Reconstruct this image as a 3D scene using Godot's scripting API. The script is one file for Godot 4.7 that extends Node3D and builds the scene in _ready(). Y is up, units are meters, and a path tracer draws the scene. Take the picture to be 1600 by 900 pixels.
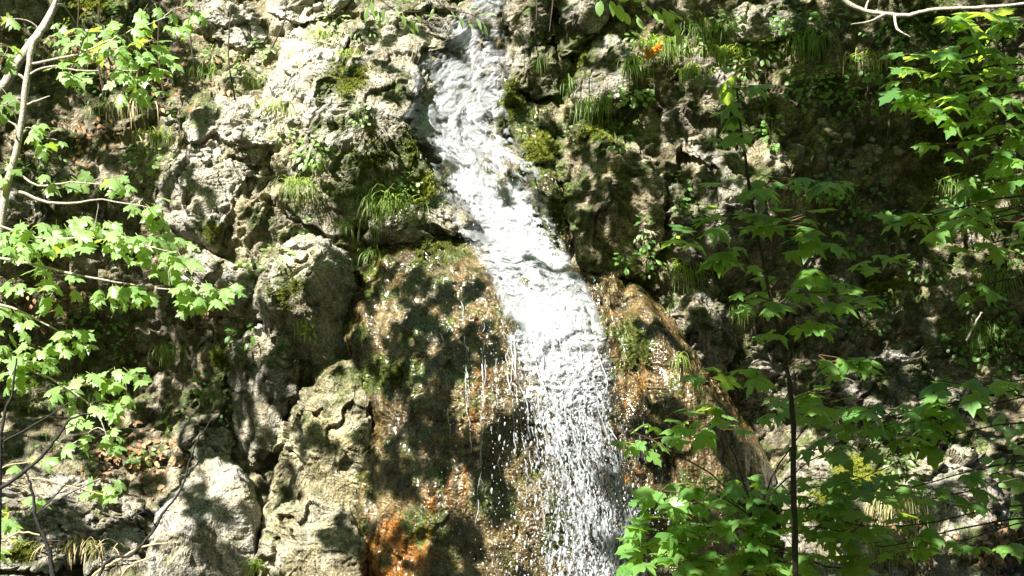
extends Node3D
# A small waterfall running down a limestone gully, maple saplings in front of it.
# The rock face is described by face coordinates (u, v), 160 to the metre in the plane z = 0, and by its depth z.

const D := 14.0            # distance of the camera from the plane z = 0
const PX := 160.0
var SUN := Vector3(-0.42, 0.74, 0.52).normalized()   # towards the sun
var rng := RandomNumberGenerator.new()
var names := {}
var M := {}
var rocks := []
var nz := {}
var t0 := 0

func _ready() -> void:
	t0 = Time.get_ticks_msec()
	rng.seed = 7
	var cam := Camera3D.new()
	cam.name = "camera"
	cam.position = Vector3(0, 0, D)
	cam.fov = rad_to_deg(2.0 * atan(450.0 / PX / D))
	cam.near = 0.1
	cam.far = 300.0
	cam.current = true
	add_child(cam)
	var env := Environment.new()
	env.background_mode = Environment.BG_SKY
	var sm := ProceduralSkyMaterial.new()
	sm.sky_top_color = Color(0.36, 0.56, 0.86)
	sm.sky_horizon_color = Color(0.74, 0.82, 0.88)
	sm.sky_curve = 0.2
	sm.ground_bottom_color = Color(0.10, 0.11, 0.06)
	sm.ground_horizon_color = Color(0.25, 0.28, 0.18)
	var sky := Sky.new()
	sky.sky_material = sm
	env.sky = sky
	env.background_energy_multiplier = 0.125
	env.tonemap_mode = Environment.TONE_MAPPER_LINEAR
	env.tonemap_exposure = 4.1
	env.sdfgi_enabled = true
	env.ssao_enabled = true
	env.ssil_enabled = true
	var we := WorldEnvironment.new()
	we.name = "world_environment"
	we.environment = env
	add_child(we)
	var sun := DirectionalLight3D.new()
	sun.name = "sun"
	sun.light_energy = 1.6
	sun.light_angular_distance = 0.53
	sun.light_color = Color(1.0, 0.972, 0.925)
	sun.shadow_enabled = true
	add_child(sun)
	sun.look_at_from_position(SUN * 30.0, Vector3.ZERO, Vector3.UP)

	make_noises()
	make_materials()
	define_rocks()
	build_ground()
	build_cliff()
	stage("cliff")
	for r in rocks: build_rock(r)
	stage("rocks")
	build_waterfall()
	stage("water")
	build_saplings()
	stage("saplings")
	build_small_plants()
	stage("small plants")
	build_debris()
	stage("debris")
	build_shade_trees()
	stage("done")

func stage(what: String) -> void:
	print(what, " ", Time.get_ticks_msec() - t0, " ms")

# ------------------------------------------------------------------ helpers

func numbered(called: String) -> String:
	var n: int = names.get(called, -1) + 1
	names[called] = n
	return called if n == 0 else "%s_%03d" % [called, n]

func tag(o: Node, label: String, category: String, group := "", kind := "") -> Node:
	if label: o.set_meta("label", label)
	if category: o.set_meta("category", category)
	if group: o.set_meta("group", group)
	if kind: o.set_meta("kind", kind)
	return o

func thing(called: String, at: Vector3, label: String, category: String, group := "") -> Node3D:
	var o := Node3D.new()
	o.name = numbered(called)
	add_child(o)
	o.position = at
	tag(o, label, category, group)
	return o

func part(called: String, mesh: Mesh, parent: Node3D, origin := Vector3.ZERO) -> MeshInstance3D:
	# a mesh given in world coordinates, hung under a thing that stands at parent.position
	var o := MeshInstance3D.new()
	o.name = called
	o.mesh = mesh
	parent.add_child(o, true)
	o.position = -origin
	return o

func at(u: float, v: float, z: float) -> Vector3:
	var k := (D - z) / D / PX
	return Vector3((u - 800.0) * k, (450.0 - v) * k, z)

func face_uv(p: Vector3) -> Vector2:
	var k := PX * D / (D - p.z)
	return Vector2(800.0 + p.x * k, 450.0 - p.y * k)

func noise(kind: int, freq: float, sd: int, oct := 4, gain := 0.5) -> FastNoiseLite:
	var n := FastNoiseLite.new()
	n.noise_type = kind
	n.frequency = freq
	n.seed = sd
	n.fractal_type = FastNoiseLite.FRACTAL_FBM if oct > 1 else FastNoiseLite.FRACTAL_NONE
	n.fractal_octaves = oct
	n.fractal_gain = gain
	return n

func make_noises() -> void:
	var S := FastNoiseLite.TYPE_SIMPLEX_SMOOTH
	nz.big = noise(S, 0.9, 3, 3)
	nz.mid = noise(S, 3.2, 11, 4, 0.55)
	nz.fine = noise(S, 15.0, 17, 3, 0.6)
	nz.tint = noise(S, 2.0, 23, 4, 0.6)
	nz.spot = noise(S, 9.0, 29, 3, 0.6)
	nz.warp = noise(S, 2.2, 41, 2)
	nz.ridge = noise(S, 2.6, 47, 4, 0.55)
	nz.ridge.fractal_type = FastNoiseLite.FRACTAL_RIDGED
	nz.facet = noise(FastNoiseLite.TYPE_CELLULAR, 2.6, 5, 1)
	nz.facet.cellular_return_type = FastNoiseLite.RETURN_DISTANCE2_SUB
	nz.block = noise(FastNoiseLite.TYPE_CELLULAR, 2.1, 15, 1)
	nz.block.cellular_return_type = FastNoiseLite.RETURN_CELL_VALUE
	nz.chunk = noise(FastNoiseLite.TYPE_CELLULAR, 8.5, 9, 1)
	nz.chunk.cellular_return_type = FastNoiseLite.RETURN_DISTANCE2_SUB
	nz.water = noise(S, 9.0, 61, 3, 0.6)
	nz.water2 = noise(S, 26.0, 67, 2, 0.6)
	nz.patch = noise(S, 1.3, 71, 3, 0.6)

func lin(r: float, g: float, b: float) -> Color:
	return Color(r, g, b).linear_to_srgb()

func noise_tex(freq: float, sd: int, lo: float, hi: float, cell := false, oct := 5) -> NoiseTexture2D:
	var n := noise(FastNoiseLite.TYPE_CELLULAR if cell else FastNoiseLite.TYPE_SIMPLEX_SMOOTH, freq, sd, oct, 0.62)
	var t := NoiseTexture2D.new()
	t.width = 512
	t.height = 512
	t.seamless = true
	t.noise = n
	var g := Gradient.new()
	g.set_color(0, Color(lo, lo, lo))
	g.set_color(1, Color(hi, hi, hi))
	t.color_ramp = g
	return t

func rock_material(rough: float, bump: float, rtex := false) -> StandardMaterial3D:
	var m := StandardMaterial3D.new()
	m.vertex_color_use_as_albedo = true
	m.albedo_texture = M.grain
	m.uv1_triplanar = true
	m.uv1_world_triplanar = true
	m.uv1_scale = Vector3(1.1, 1.1, 1.1)
	m.roughness = rough
	if rtex:
		m.roughness_texture = M.wetness
	m.heightmap_enabled = true
	m.heightmap_texture = M.relief
	m.heightmap_scale = bump
	return m

func flat_material(c: Color, rough := 0.8, back := Color.BLACK) -> StandardMaterial3D:
	var m := StandardMaterial3D.new()
	m.albedo_color = c
	m.roughness = rough
	if back != Color.BLACK:
		m.backlight_enabled = true
		m.backlight = back
	return m

func make_materials() -> void:
	M.grain = noise_tex(0.06, 2, 0.30, 1.25)
	M.relief = noise_tex(0.045, 4, 0.0, 1.0)
	M.wetness = noise_tex(0.02, 8, 0.25, 1.0)
	M.rock = rock_material(0.88, 3.0)
	M.wet = rock_material(0.24, 3.4, true)
	M.wet.clearcoat_enabled = true
	M.wet.clearcoat = 0.45
	M.wet.clearcoat_roughness = 0.1
	M.soil = rock_material(0.95, 3.0)
	M.moss = flat_material(Color.WHITE, 0.9, Color(0.5, 0.5, 0.2))
	M.moss.vertex_color_use_as_albedo = true
	M.bark_pale = flat_material(lin(0.56, 0.50, 0.41), 0.75)
	M.bark_dark = flat_material(lin(0.022, 0.019, 0.018), 0.8)
	M.bark_brown = flat_material(lin(0.075, 0.055, 0.036), 0.85)
	M.twig_green = flat_material(lin(0.10, 0.13, 0.035), 0.6)
	M.straw = flat_material(lin(0.42, 0.34, 0.19), 0.7, Color(0.5, 0.45, 0.3))
	M.petiole_red = flat_material(lin(0.13, 0.075, 0.035), 0.55)
	M.petiole_green = flat_material(lin(0.24, 0.27, 0.07), 0.5)
	for k in ["bark_pale", "bark_dark", "bark_brown"]:
		M[k].albedo_texture = M.grain
		M[k].uv1_triplanar = true
		M[k].uv1_world_triplanar = true
		M[k].uv1_scale = Vector3(7, 2.5, 7)
		M[k].heightmap_enabled = true
		M[k].heightmap_texture = M.relief
		M[k].heightmap_scale = 0.3
	M.yellow = flat_material(lin(0.55, 0.27, 0.02), 0.7, Color(0.6, 0.4, 0.1))
	M.litter = flat_material(Color.WHITE, 0.9)
	M.litter.vertex_color_use_as_albedo = true
	var back := Color(0.74, 0.86, 0.30)
	M.leaf = []
	for c in [[0.068, 0.165, 0.042], [0.086, 0.195, 0.050], [0.110, 0.220, 0.058], [0.056, 0.140, 0.040]]:
		M.leaf.append(flat_material(lin(c[0], c[1], c[2]), 0.42, back))
	M.leaf_pale = []
	for c in [[0.150, 0.250, 0.092], [0.175, 0.275, 0.112], [0.125, 0.220, 0.075], [0.195, 0.290, 0.130]]:
		M.leaf_pale.append(flat_material(lin(c[0], c[1], c[2]), 0.40, back))
	M.grass = []
	for c in [[0.075, 0.135, 0.030], [0.110, 0.160, 0.045], [0.17, 0.17, 0.07]]:
		M.grass.append(flat_material(lin(c[0], c[1], c[2]), 0.5, back))
	var f := StandardMaterial3D.new()
	f.albedo_color = lin(0.37, 0.392, 0.415)
	f.vertex_color_use_as_albedo = true
	f.roughness = 0.32
	f.backlight_enabled = true
	f.backlight = Color(0.62, 0.64, 0.66)
	M.froth = f
	var w := f.duplicate()
	w.transparency = BaseMaterial3D.TRANSPARENCY_ALPHA
	M.film = w
	M.drop = flat_material(lin(0.42, 0.44, 0.46), 0.12, Color(0.7, 0.72, 0.74))

# meshes from a grid of points; wrap joins the last column to the first
func grid_mesh(nx: int, ny: int, pos: PackedVector3Array, col: PackedColorArray, mat: Material, wrap := false, facing := Vector3(0, 0.2, 1), keep := PackedByteArray()) -> ArrayMesh:
	var nrm := PackedVector3Array()
	nrm.resize(nx * ny)
	for j in ny:
		var j0 := maxi(j - 1, 0) * nx
		var j1 := mini(j + 1, ny - 1) * nx
		for i in nx:
			var i0 := (i - 1 + nx) % nx if wrap else maxi(i - 1, 0)
			var i1 := (i + 1) % nx if wrap else mini(i + 1, nx - 1)
			var n := (pos[j * nx + i1] - pos[j * nx + i0]).cross(pos[j1 + i] - pos[j0 + i])
			nrm[j * nx + i] = n.normalized()
	# the normals all point the same way round: turn them towards the open side
	var total := Vector3.ZERO
	for k in range(0, nx * ny, 37): total += nrm[k]
	var turned := total.dot(facing) < 0.0
	if turned:
		for k in nx * ny: nrm[k] = -nrm[k]
	var idx := PackedInt32Array()
	var cols := nx if wrap else nx - 1
	var has_keep := keep.size() > 0
	idx.resize(cols * (ny - 1) * 6)
	var c := 0
	for j in ny - 1:
		for i in cols:
			var a := j * nx + i
			var b := j * nx + (i + 1) % nx
			var d := a + nx
			var e := b + nx
			if has_keep and (keep[a] + keep[b] + keep[d] + keep[e]) < 3: continue
			if turned:
				idx[c] = a; idx[c + 1] = b; idx[c + 2] = d
				idx[c + 3] = b; idx[c + 4] = e; idx[c + 5] = d
			else:
				idx[c] = a; idx[c + 1] = d; idx[c + 2] = b
				idx[c + 3] = b; idx[c + 4] = d; idx[c + 5] = e
			c += 6
	idx.resize(c)
	var arr := []
	arr.resize(Mesh.ARRAY_MAX)
	arr[Mesh.ARRAY_VERTEX] = pos
	arr[Mesh.ARRAY_NORMAL] = nrm
	if col.size(): arr[Mesh.ARRAY_COLOR] = col
	arr[Mesh.ARRAY_INDEX] = idx
	var m := ArrayMesh.new()
	m.add_surface_from_arrays(Mesh.PRIMITIVE_TRIANGLES, arr)
	m.surface_set_material(0, mat)
	return m

func tube(pts: Array, r0: float, r1: float, mat: Material, sides := 6, wob := 0.0, sub := 4) -> ArrayMesh:
	# a tapering stem along a smooth line through pts
	var line: Array[Vector3] = []
	for k in pts.size() - 1:
		var a: Vector3 = pts[maxi(k - 1, 0)]
		var b: Vector3 = pts[k]
		var c: Vector3 = pts[k + 1]
		var d: Vector3 = pts[mini(k + 2, pts.size() - 1)]
		for s in sub:
			line.append(b.cubic_interpolate(c, a, d, float(s) / sub))
	line.append(pts[-1])
	if wob > 0.0:
		for k in range(1, line.size() - 1):
			line[k] += Vector3(rng.randf_range(-wob, wob), rng.randf_range(-wob, wob), rng.randf_range(-wob, wob))
	var pos := PackedVector3Array()
	var nrm := PackedVector3Array()
	var idx := PackedInt32Array()
	var n := line.size()
	for k in n:
		var dir: Vector3 = (line[mini(k + 1, n - 1)] - line[maxi(k - 1, 0)]).normalized()
		var side := dir.cross(Vector3(0.13, 0.31, 0.94)).normalized()
		var other := dir.cross(side)
		var r := lerpf(r0, r1, float(k) / (n - 1)) * (1.0 + (rng.randf_range(-0.12, 0.12) if wob > 0.0 else 0.0))
		for s in sides:
			var a := TAU * s / sides
			var o := side * cos(a) + other * sin(a)
			pos.append(line[k] + o * r)
			nrm.append(o)
	for k in n - 1:
		for s in sides:
			var a := k * sides + s
			var b := k * sides + (s + 1) % sides
			idx.append_array([a, a + sides, b, b, a + sides, b + sides])
	var arr := []
	arr.resize(Mesh.ARRAY_MAX)
	arr[Mesh.ARRAY_VERTEX] = pos
	arr[Mesh.ARRAY_NORMAL] = nrm
	arr[Mesh.ARRAY_INDEX] = idx
	var m := ArrayMesh.new()
	m.add_surface_from_arrays(Mesh.PRIMITIVE_TRIANGLES, arr)
	m.surface_set_material(0, mat)
	return m

func join(meshes: Array, mat: Material) -> ArrayMesh:
	var st := SurfaceTool.new()
	st.begin(Mesh.PRIMITIVE_TRIANGLES)
	for m in meshes: st.append_from(m, 0, Transform3D())
	var out := st.commit()
	out.surface_set_material(0, mat)
	return out

func table(rows: Array, x: float, y: float) -> float:
	# smooth look-up in a table of numbers
	var ny := rows.size()
	var nx: int = rows[0].size()
	x = clampf(x, 0.0, nx - 1.001)
	y = clampf(y, 0.0, ny - 1.001)
	var i := int(x)
	var j := int(y)
	var fx := x - i
	var fy := y - j
	var c := [0.0, 0.0, 0.0, 0.0]
	for k in 4:
		var r: Array = rows[clampi(j + k - 1, 0, ny - 1)]
		c[k] = cubic_interpolate(r[i], r[mini(i + 1, nx - 1)], r[maxi(i - 1, 0)], r[mini(i + 2, nx - 1)], fx)
	return cubic_interpolate(c[1], c[2], c[0], c[3], fy)

# ------------------------------------------------------------------ the rock face

# depth of the bare cliff in metres, columns u = -400, -200 ... 2000, rows v = -300, -150 ... 1200
const DEPTH := [
	[-2.6, -2.8, -3.2, -3.8, -4.4, -4.4, -4.2, -3.2, -2.7, -2.4, -2.1, -1.8, -1.6],
	[-2.0, -2.2, -2.8, -3.3, -3.7, -3.5, -3.5, -2.6, -2.2, -1.9, -1.6, -1.3, -1.1],
	[-1.7, -1.9, -2.3, -2.7, -2.9, -2.6, -2.85, -2.1, -1.6, -1.4, -1.1, -0.9, -0.7],
	[-1.3, -1.6, -2.0, -2.1, -1.8, -1.6, -2.15, -1.7, -1.2, -1.3, -1.05, -0.7, -0.5],
	[-0.8, -1.0, -1.5, -1.5, -1.1, -1.3, -1.4, -1.1, -0.8, -1.5, -1.25, -0.8, -0.4],
	[-0.4, -0.6, -1.3, -1.7, -0.9, -0.85, -0.75, -0.8, -0.75, -1.4, -1.2, -0.7, -0.3],
	[-0.2, -0.6, -1.4, -1.8, -0.8, -0.45, -0.2, -0.35, -0.85, -1.0, -1.2, -0.7, -0.3],
	[0.2, 0.1, -0.2, -0.5, -0.45, -0.15, 0.0, -0.05, -0.45, -0.15, -0.1, 0.0, 0.0],
	[0.9, 0.9, 0.85, 0.6, 0.0, 0.1, 0.15, 0.15, 0.1, 0.3, 0.4, 0.4, 0.4],
	[1.5, 1.5, 1.4, 1.2, 0.7, 0.5, 0.6, 0.6, 0.6, 0.8, 0.9, 0.9, 0.9],
	[1.9, 1.9, 1.9, 1.7, 1.4, 1.2, 1.2, 1.2, 1.2, 1.3, 1.3, 1.3, 1.3],
]

var depth_net := PackedFloat32Array()

func cliff_z(u: float, v: float) -> float:
	# the smooth table, worked out once on a net of 20 units
	if depth_net.is_empty():
		depth_net.resize(140 * 90)
		for j in 90:
			for i in 140:
				depth_net[j * 140 + i] = table(DEPTH, (i * 20.0 - 200.0) / 200.0, (j * 20.0 - 200.0) / 150.0)
	var x := clampf((u + 600.0) / 20.0, 0.0, 138.99)
	var y := clampf((v + 500.0) / 20.0, 0.0, 88.99)
	var i := int(x)
	var j := int(y)
	var k := j * 140 + i
	return lerpf(lerpf(depth_net[k], depth_net[k + 1], x - i), lerpf(depth_net[k + 140], depth_net[k + 141], x - i), y - j)

func rock(called: String, label: String, category: String, apex: Vector2, thick: float, outline: Array, pale := 0.5, mat := "rock", power := 4.0, rough := 1.0, tint := Color.WHITE) -> void:
	var rad := PackedFloat32Array()
	rad.resize(180)
	var n := outline.size()
	var lo := Vector2(1e9, 1e9)
	var hi := -lo
	for p in outline:
		lo = lo.min(Vector2(p[0], p[1]))
		hi = hi.max(Vector2(p[0], p[1]))
	for k in 180:
		var dir := Vector2.from_angle(TAU * k / 180.0)
		var best := 20.0
		for i in n:
			var a := Vector2(outline[i][0], outline[i][1]) - apex
			var b := Vector2(outline[(i + 1) % n][0], outline[(i + 1) % n][1]) - apex
			var e := b - a
			var den := dir.cross(e)
			if absf(den) < 1e-6: continue
			var t := a.cross(e) / den
			var s := a.cross(dir) / den
			if t > 0.0 and s >= -0.001 and s <= 1.001: best = maxf(best, t)
		rad[k] = best
	var smooth := PackedFloat32Array()
	smooth.resize(180)
	for k in 180:
		var sum := 0.0
		for d in range(-3, 4): sum += rad[(k + d + 180) % 180]
		# an uneven rim
		var e := Vector2.from_angle(TAU * k / 180.0)
		smooth[k] = sum / 7.0 * (1.0 + 0.09 * nz.mid.get_noise_3d(e.x * 1.1, e.y * 1.1, rocks.size() * 3.0))
	var cuts: Array[Vector3] = []
	var turn := rng.randf() * TAU
	for k in 11:
		var dir := Vector2.from_angle(turn + k * 2.4) * rng.randf_range(0.15, 0.75)
		cuts.append(Vector3(dir.x, dir.y, rng.randf_range(0.80, 1.08)))
	if mat == "wet": cuts = []
	rocks.append({"cuts": cuts, "size": 0.5 * sqrt((hi - lo).x * (hi - lo).y), "called": called, "label": label, "category": category, "apex": apex, "thick": thick, "rad": smooth, "lo": lo - Vector2(12, 12), "hi": hi + Vector2(12, 12), "pale": pale, "mat": mat, "power": power, "rough": rough, "tint": tint})

func radius_at(r: Dictionary, angle: float) -> float:
	var a := fposmod(angle / TAU * 180.0, 180.0)
	var k := int(a)
	return lerpf(r.rad[k % 180], r.rad[(k + 1) % 180], a - k)

func bulge(rho: float, power: float) -> float:
	return pow(maxf(0.0, 1.0 - pow(minf(rho, 1.0), power)), 0.5)

func rock_height(r: Dictionary, d: Vector2, rho: float) -> float:
	# how far a rock stands out: a domed body cut by flat broken faces
	var h := bulge(rho, r.power)
	var x: float = d.x / r.size
	var y: float = d.y / r.size
	for c in r.cuts: h = minf(h, c.z - c.x * x - c.y * y)
	return r.thick * maxf(h, -0.1)

func surf(u: float, v: float) -> float:
	# depth of the foremost rock at a place of the face, without its fine relief
	var z := cliff_z(u, v)
	var best := z
	for r in rocks:
		if u < r.lo.x or u > r.hi.x or v < r.lo.y or v > r.hi.y: continue
		var d: Vector2 = Vector2(u, v) - r.apex
		var rho := d.length() / radius_at(r, d.angle())
		if rho < 1.0:
			best = maxf(best, z + rock_height(r, d, rho) - 0.03)
	return best

func relief(p: Vector3, amount: float) -> float:
	var q := p + Vector3(nz.warp.get_noise_3dv(p), nz.warp.get_noise_3dv(p + Vector3(9, 3, 1)), nz.warp.get_noise_3dv(p + Vector3(2, 7, 5))) * 0.10
	var cracks: float = nz.facet.get_noise_3dv(q)          # -1 in a crack, higher inside a block
	var chunks: float = nz.chunk.get_noise_3dv(q * Vector3(1, 1.25, 1))
	var bits: float = nz.chunk.get_noise_3dv(q * 2.3 + Vector3(4, 4, 4))
	# some faces are worn smooth, others are broken small
	var broken := clampf(0.55 + 1.7 * nz.patch.get_noise_3dv(p * 1.1 + Vector3(7, 0, 3)), 0.12, 1.5)
	var beds: float = nz.spot.get_noise_1d((q.y + 0.32 * q.x - 0.2 * q.z) * 1.1)
	return amount * (0.075 * nz.block.get_noise_3dv(q + (q - p) * 0.8) + 0.11 * nz.big.get_noise_3dv(p) + 0.040 * nz.mid.get_noise_3dv(q) + 0.19 * minf(cracks + 1.0, 0.28) + broken * (0.085 * minf(chunks + 1.0, 0.5) + 0.030 * minf(bits + 1.0, 0.7)) + 0.011 * clampf(beds * 4.0, -1.0, 1.0) + 0.014 * nz.fine.get_noise_3dv(p) - 0.065)

# places where something other than bare rock covers the face: u, v, half width, half height, how much
const MOSSY := [
	[548, 125, 45, 38, 1.0], [650, 225, 28, 55, 0.9], [662, 290, 45, 40, 1.1], [600, 590, 58, 34, 1.2], [800, 165, 30, 55, 1.2], [848, 240, 34, 50, 1.2], [868, 335, 32, 60, 1.0],
	[912, 85, 18, 34, 1.0], [940, 205, 40, 26, 1.0], [1352, 740, 58, 50, 1.3], [1295, 785, 48, 34, 1.0], [150, 8, 60, 26, 1.2], [300, 155, 34, 24, 0.8], [450, 455, 32, 36, 1.0],
	[330, 365, 26, 24, 0.9], [345, 560, 26, 28, 0.9], [1520, 205, 46, 34, 1.2], [1475, 215, 90, 80, 0.8], [995, 540, 26, 48, 1.1], [690, 385, 60, 34, 0.8], [1450, 30, 90, 45, 0.9],
	[1380, 445, 46, 18, 0.9], [530, 585, 60, 34, 0.6], [500, 640, 80, 90, 0.35], [480, 790, 110, 90, 0.25], [1110, 330, 40, 40, 0.3], [30, 860, 34, 24, 0.8], [870, 820, 40, 80, 0.6],
	[560, 250, 100, 80, 0.8], [1400, 300, 260, 330, 0.62], [200, 560, 230, 130, 0.5], [150, 180, 170, 120, 0.5], [1450, 620, 150, 90, 0.5], [900, 180, 90, 160, 0.55], [1200, 10, 60, 10, 0.6], [1300, 200, 130, 120, 0.45], [1090, 600, 20, 40, 0.7], [575, 720, 24, 90, 0.5], [620, 440, 60, 40, 0.5],
]
const STAINED := [   # iron-brown and orange films where water runs over the slab
	[622, 870, 52, 62, 1.5], [672, 800, 24, 50, 1.15], [700, 700, 36, 110, 0.8], [735, 580, 36, 140, 0.72], [725, 500, 24, 70, 0.62], [985, 640, 42, 120, 0.7], [1040, 690, 60, 120, 0.7],
	[1010, 520, 70, 60, 0.6], [1130, 660, 60, 80, 0.6], [790, 600, 40, 160, 0.45], [1090, 540, 50, 60, 0.5], [250, 720, 50, 40, 0.5], [90, 470, 60, 40, 0.4], [290, 505, 60, 30, 0.5], [280, 130, 80, 50, 0.5],
]
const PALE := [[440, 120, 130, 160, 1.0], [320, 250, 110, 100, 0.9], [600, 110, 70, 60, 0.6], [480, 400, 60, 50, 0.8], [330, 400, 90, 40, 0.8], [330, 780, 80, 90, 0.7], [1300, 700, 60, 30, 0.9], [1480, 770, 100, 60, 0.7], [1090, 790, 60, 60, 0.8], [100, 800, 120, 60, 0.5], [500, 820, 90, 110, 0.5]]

func cover(spots: Array, u: float, v: float) -> float:
	var s := 0.0
	for q in spots:
		var dx: float = (u - q[0]) / q[2]
		if dx > 1.6 or dx < -1.6: continue
		var dy: float = (v - q[1]) / q[3]
		if dy > 1.6 or dy < -1.6: continue
		s = maxf(s, q[4] * (1.0 - (dx * dx + dy * dy) * 0.39))
	return s

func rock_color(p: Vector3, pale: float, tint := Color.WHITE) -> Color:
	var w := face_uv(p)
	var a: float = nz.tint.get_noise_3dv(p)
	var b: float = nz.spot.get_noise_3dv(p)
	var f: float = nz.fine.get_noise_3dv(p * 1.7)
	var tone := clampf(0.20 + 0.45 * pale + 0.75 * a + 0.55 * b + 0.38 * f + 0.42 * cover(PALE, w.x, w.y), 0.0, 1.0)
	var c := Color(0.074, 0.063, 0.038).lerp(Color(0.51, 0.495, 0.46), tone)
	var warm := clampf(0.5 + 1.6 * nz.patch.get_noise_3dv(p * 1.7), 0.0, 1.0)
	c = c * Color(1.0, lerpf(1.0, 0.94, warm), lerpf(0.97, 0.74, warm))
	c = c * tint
	var st := cover(STAINED, w.x, w.y)
	if st > 0.0:
		var run: float = nz.spot.get_noise_3dv(p * Vector3(1.3, 0.16, 0.4))
		var k := smoothstep(0.0, 0.4, st * 0.8 + a * 0.45 + run * 1.0 - 0.48)
		var hot := clampf(0.08 + 1.0 * b + 0.5 * a + 0.85 * smoothstep(0.7, 1.15, st), 0.0, 1.0)
		c = c.lerp(Color(0.085, 0.045, 0.016).lerp(Color(0.44, 0.165, 0.016), hot), 0.8 * k)
	var mo := maxf(cover(MOSSY, w.x, w.y), 0.34 if pale < 0.7 else 0.12)
	if mo > 0.0:
		var k := smoothstep(0.0, 0.28, mo * 0.8 + nz.patch.get_noise_3dv(p * 1.9 + Vector3(5, 9, 1)) * 0.9 + f * 0.45 - 0.40)
		c = c.lerp(Color(0.038, 0.055, 0.011).lerp(Color(0.110, 0.155, 0.022), clampf(0.5 + b, 0.0, 1.0)), 0.9 * k)
	return c

func build_cliff() -> void:
	var us := PackedFloat32Array()
	var u := -520.0
	while u < 2130.0:
		us.append(u)
		u += 3.0 if u > -60.0 and u < 1660.0 else 14.0
	var vs := PackedFloat32Array()
	var v := -420.0
	while v < 1210.0:
		vs.append(v)
		v += 3.0 if v > -50.0 and v < 930.0 else 14.0
	var nx := us.size()
	var ny := vs.size()
	var pos := PackedVector3Array()
	pos.resize(nx * ny)
	var col := PackedColorArray()
	col.resize(nx * ny)
	for j in ny:
		for i in nx:
			var z := cliff_z(us[i], vs[j])
			var p := at(us[i], vs[j], z)
			var h := relief(p, 1.2)
			p += Vector3(0.0, 0.3, 0.95) * h + Vector3(nz.mid.get_noise_3dv(p + Vector3(5, 5, 5)), nz.mid.get_noise_3dv(p - Vector3(5, 5, 5)), 0.0) * 0.03
			pos[j * nx + i] = p
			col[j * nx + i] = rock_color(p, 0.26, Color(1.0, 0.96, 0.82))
	var o := MeshInstance3D.new()
	o.name = "cliff"
	o.mesh = grid_mesh(nx, ny, pos, col, M.rock)
	add_child(o)
	tag(o, "steep weathered limestone cliff behind the waterfall", "cliff", "", "structure")

func build_rock(r: Dictionary) -> void:
	var size: Vector2 = r.hi - r.lo
	var na := clampi(int((size.x + size.y) * 1.9 / 3.2), 110, 520)
	var nr := clampi(int(maxf(size.x, size.y) * 0.5 / 3.0) + 14, 36, 150)
	var pos := PackedVector3Array()
	var col := PackedColorArray()
	pos.resize(na * nr)
	col.resize(na * nr)
	var base := at(r.apex.x, r.apex.y, cliff_z(r.apex.x, r.apex.y))
	for j in nr:
		# rings close together near the rim, the last ones run back into the cliff
		var t := float(j) / (nr - 6)
		var rho := 1.0 - pow(1.0 - minf(t, 1.0), 1.6)
		if j == 0: rho = 0.004
		for i in na:
			var ang := TAU * i / na
			var w: Vector2 = r.apex + Vector2.from_angle(ang) * radius_at(r, ang) * rho
			var z: float = cliff_z(w.x, w.y) + rock_height(r, w - r.apex, rho) - 0.03
			if t > 1.0: z -= 0.10 * (j - (nr - 6))
			var p := at(w.x, w.y, z)
			var out := Vector3(cos(ang) * pow(rho, 3.0) * 0.8, -sin(ang) * pow(rho, 3.0) * 0.8 + 0.2, 1.0).normalized()
			p += out * relief(p, r.rough)
			if r.mat == "wet": p += out * 0.06 * nz.mid.get_noise_3dv(p * Vector3(1.5, 0.3, 0.6) + Vector3(1, 8, 2))
			pos[j * na + i] = p - base
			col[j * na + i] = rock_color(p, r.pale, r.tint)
	var o := MeshInstance3D.new()
	o.name = numbered(r.called)
	o.mesh = grid_mesh(na, nr, pos, col, M[r.mat], true)
	add_child(o)
	o.position = base
	tag(o, r.label, r.category, "rocks of the gully")

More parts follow.
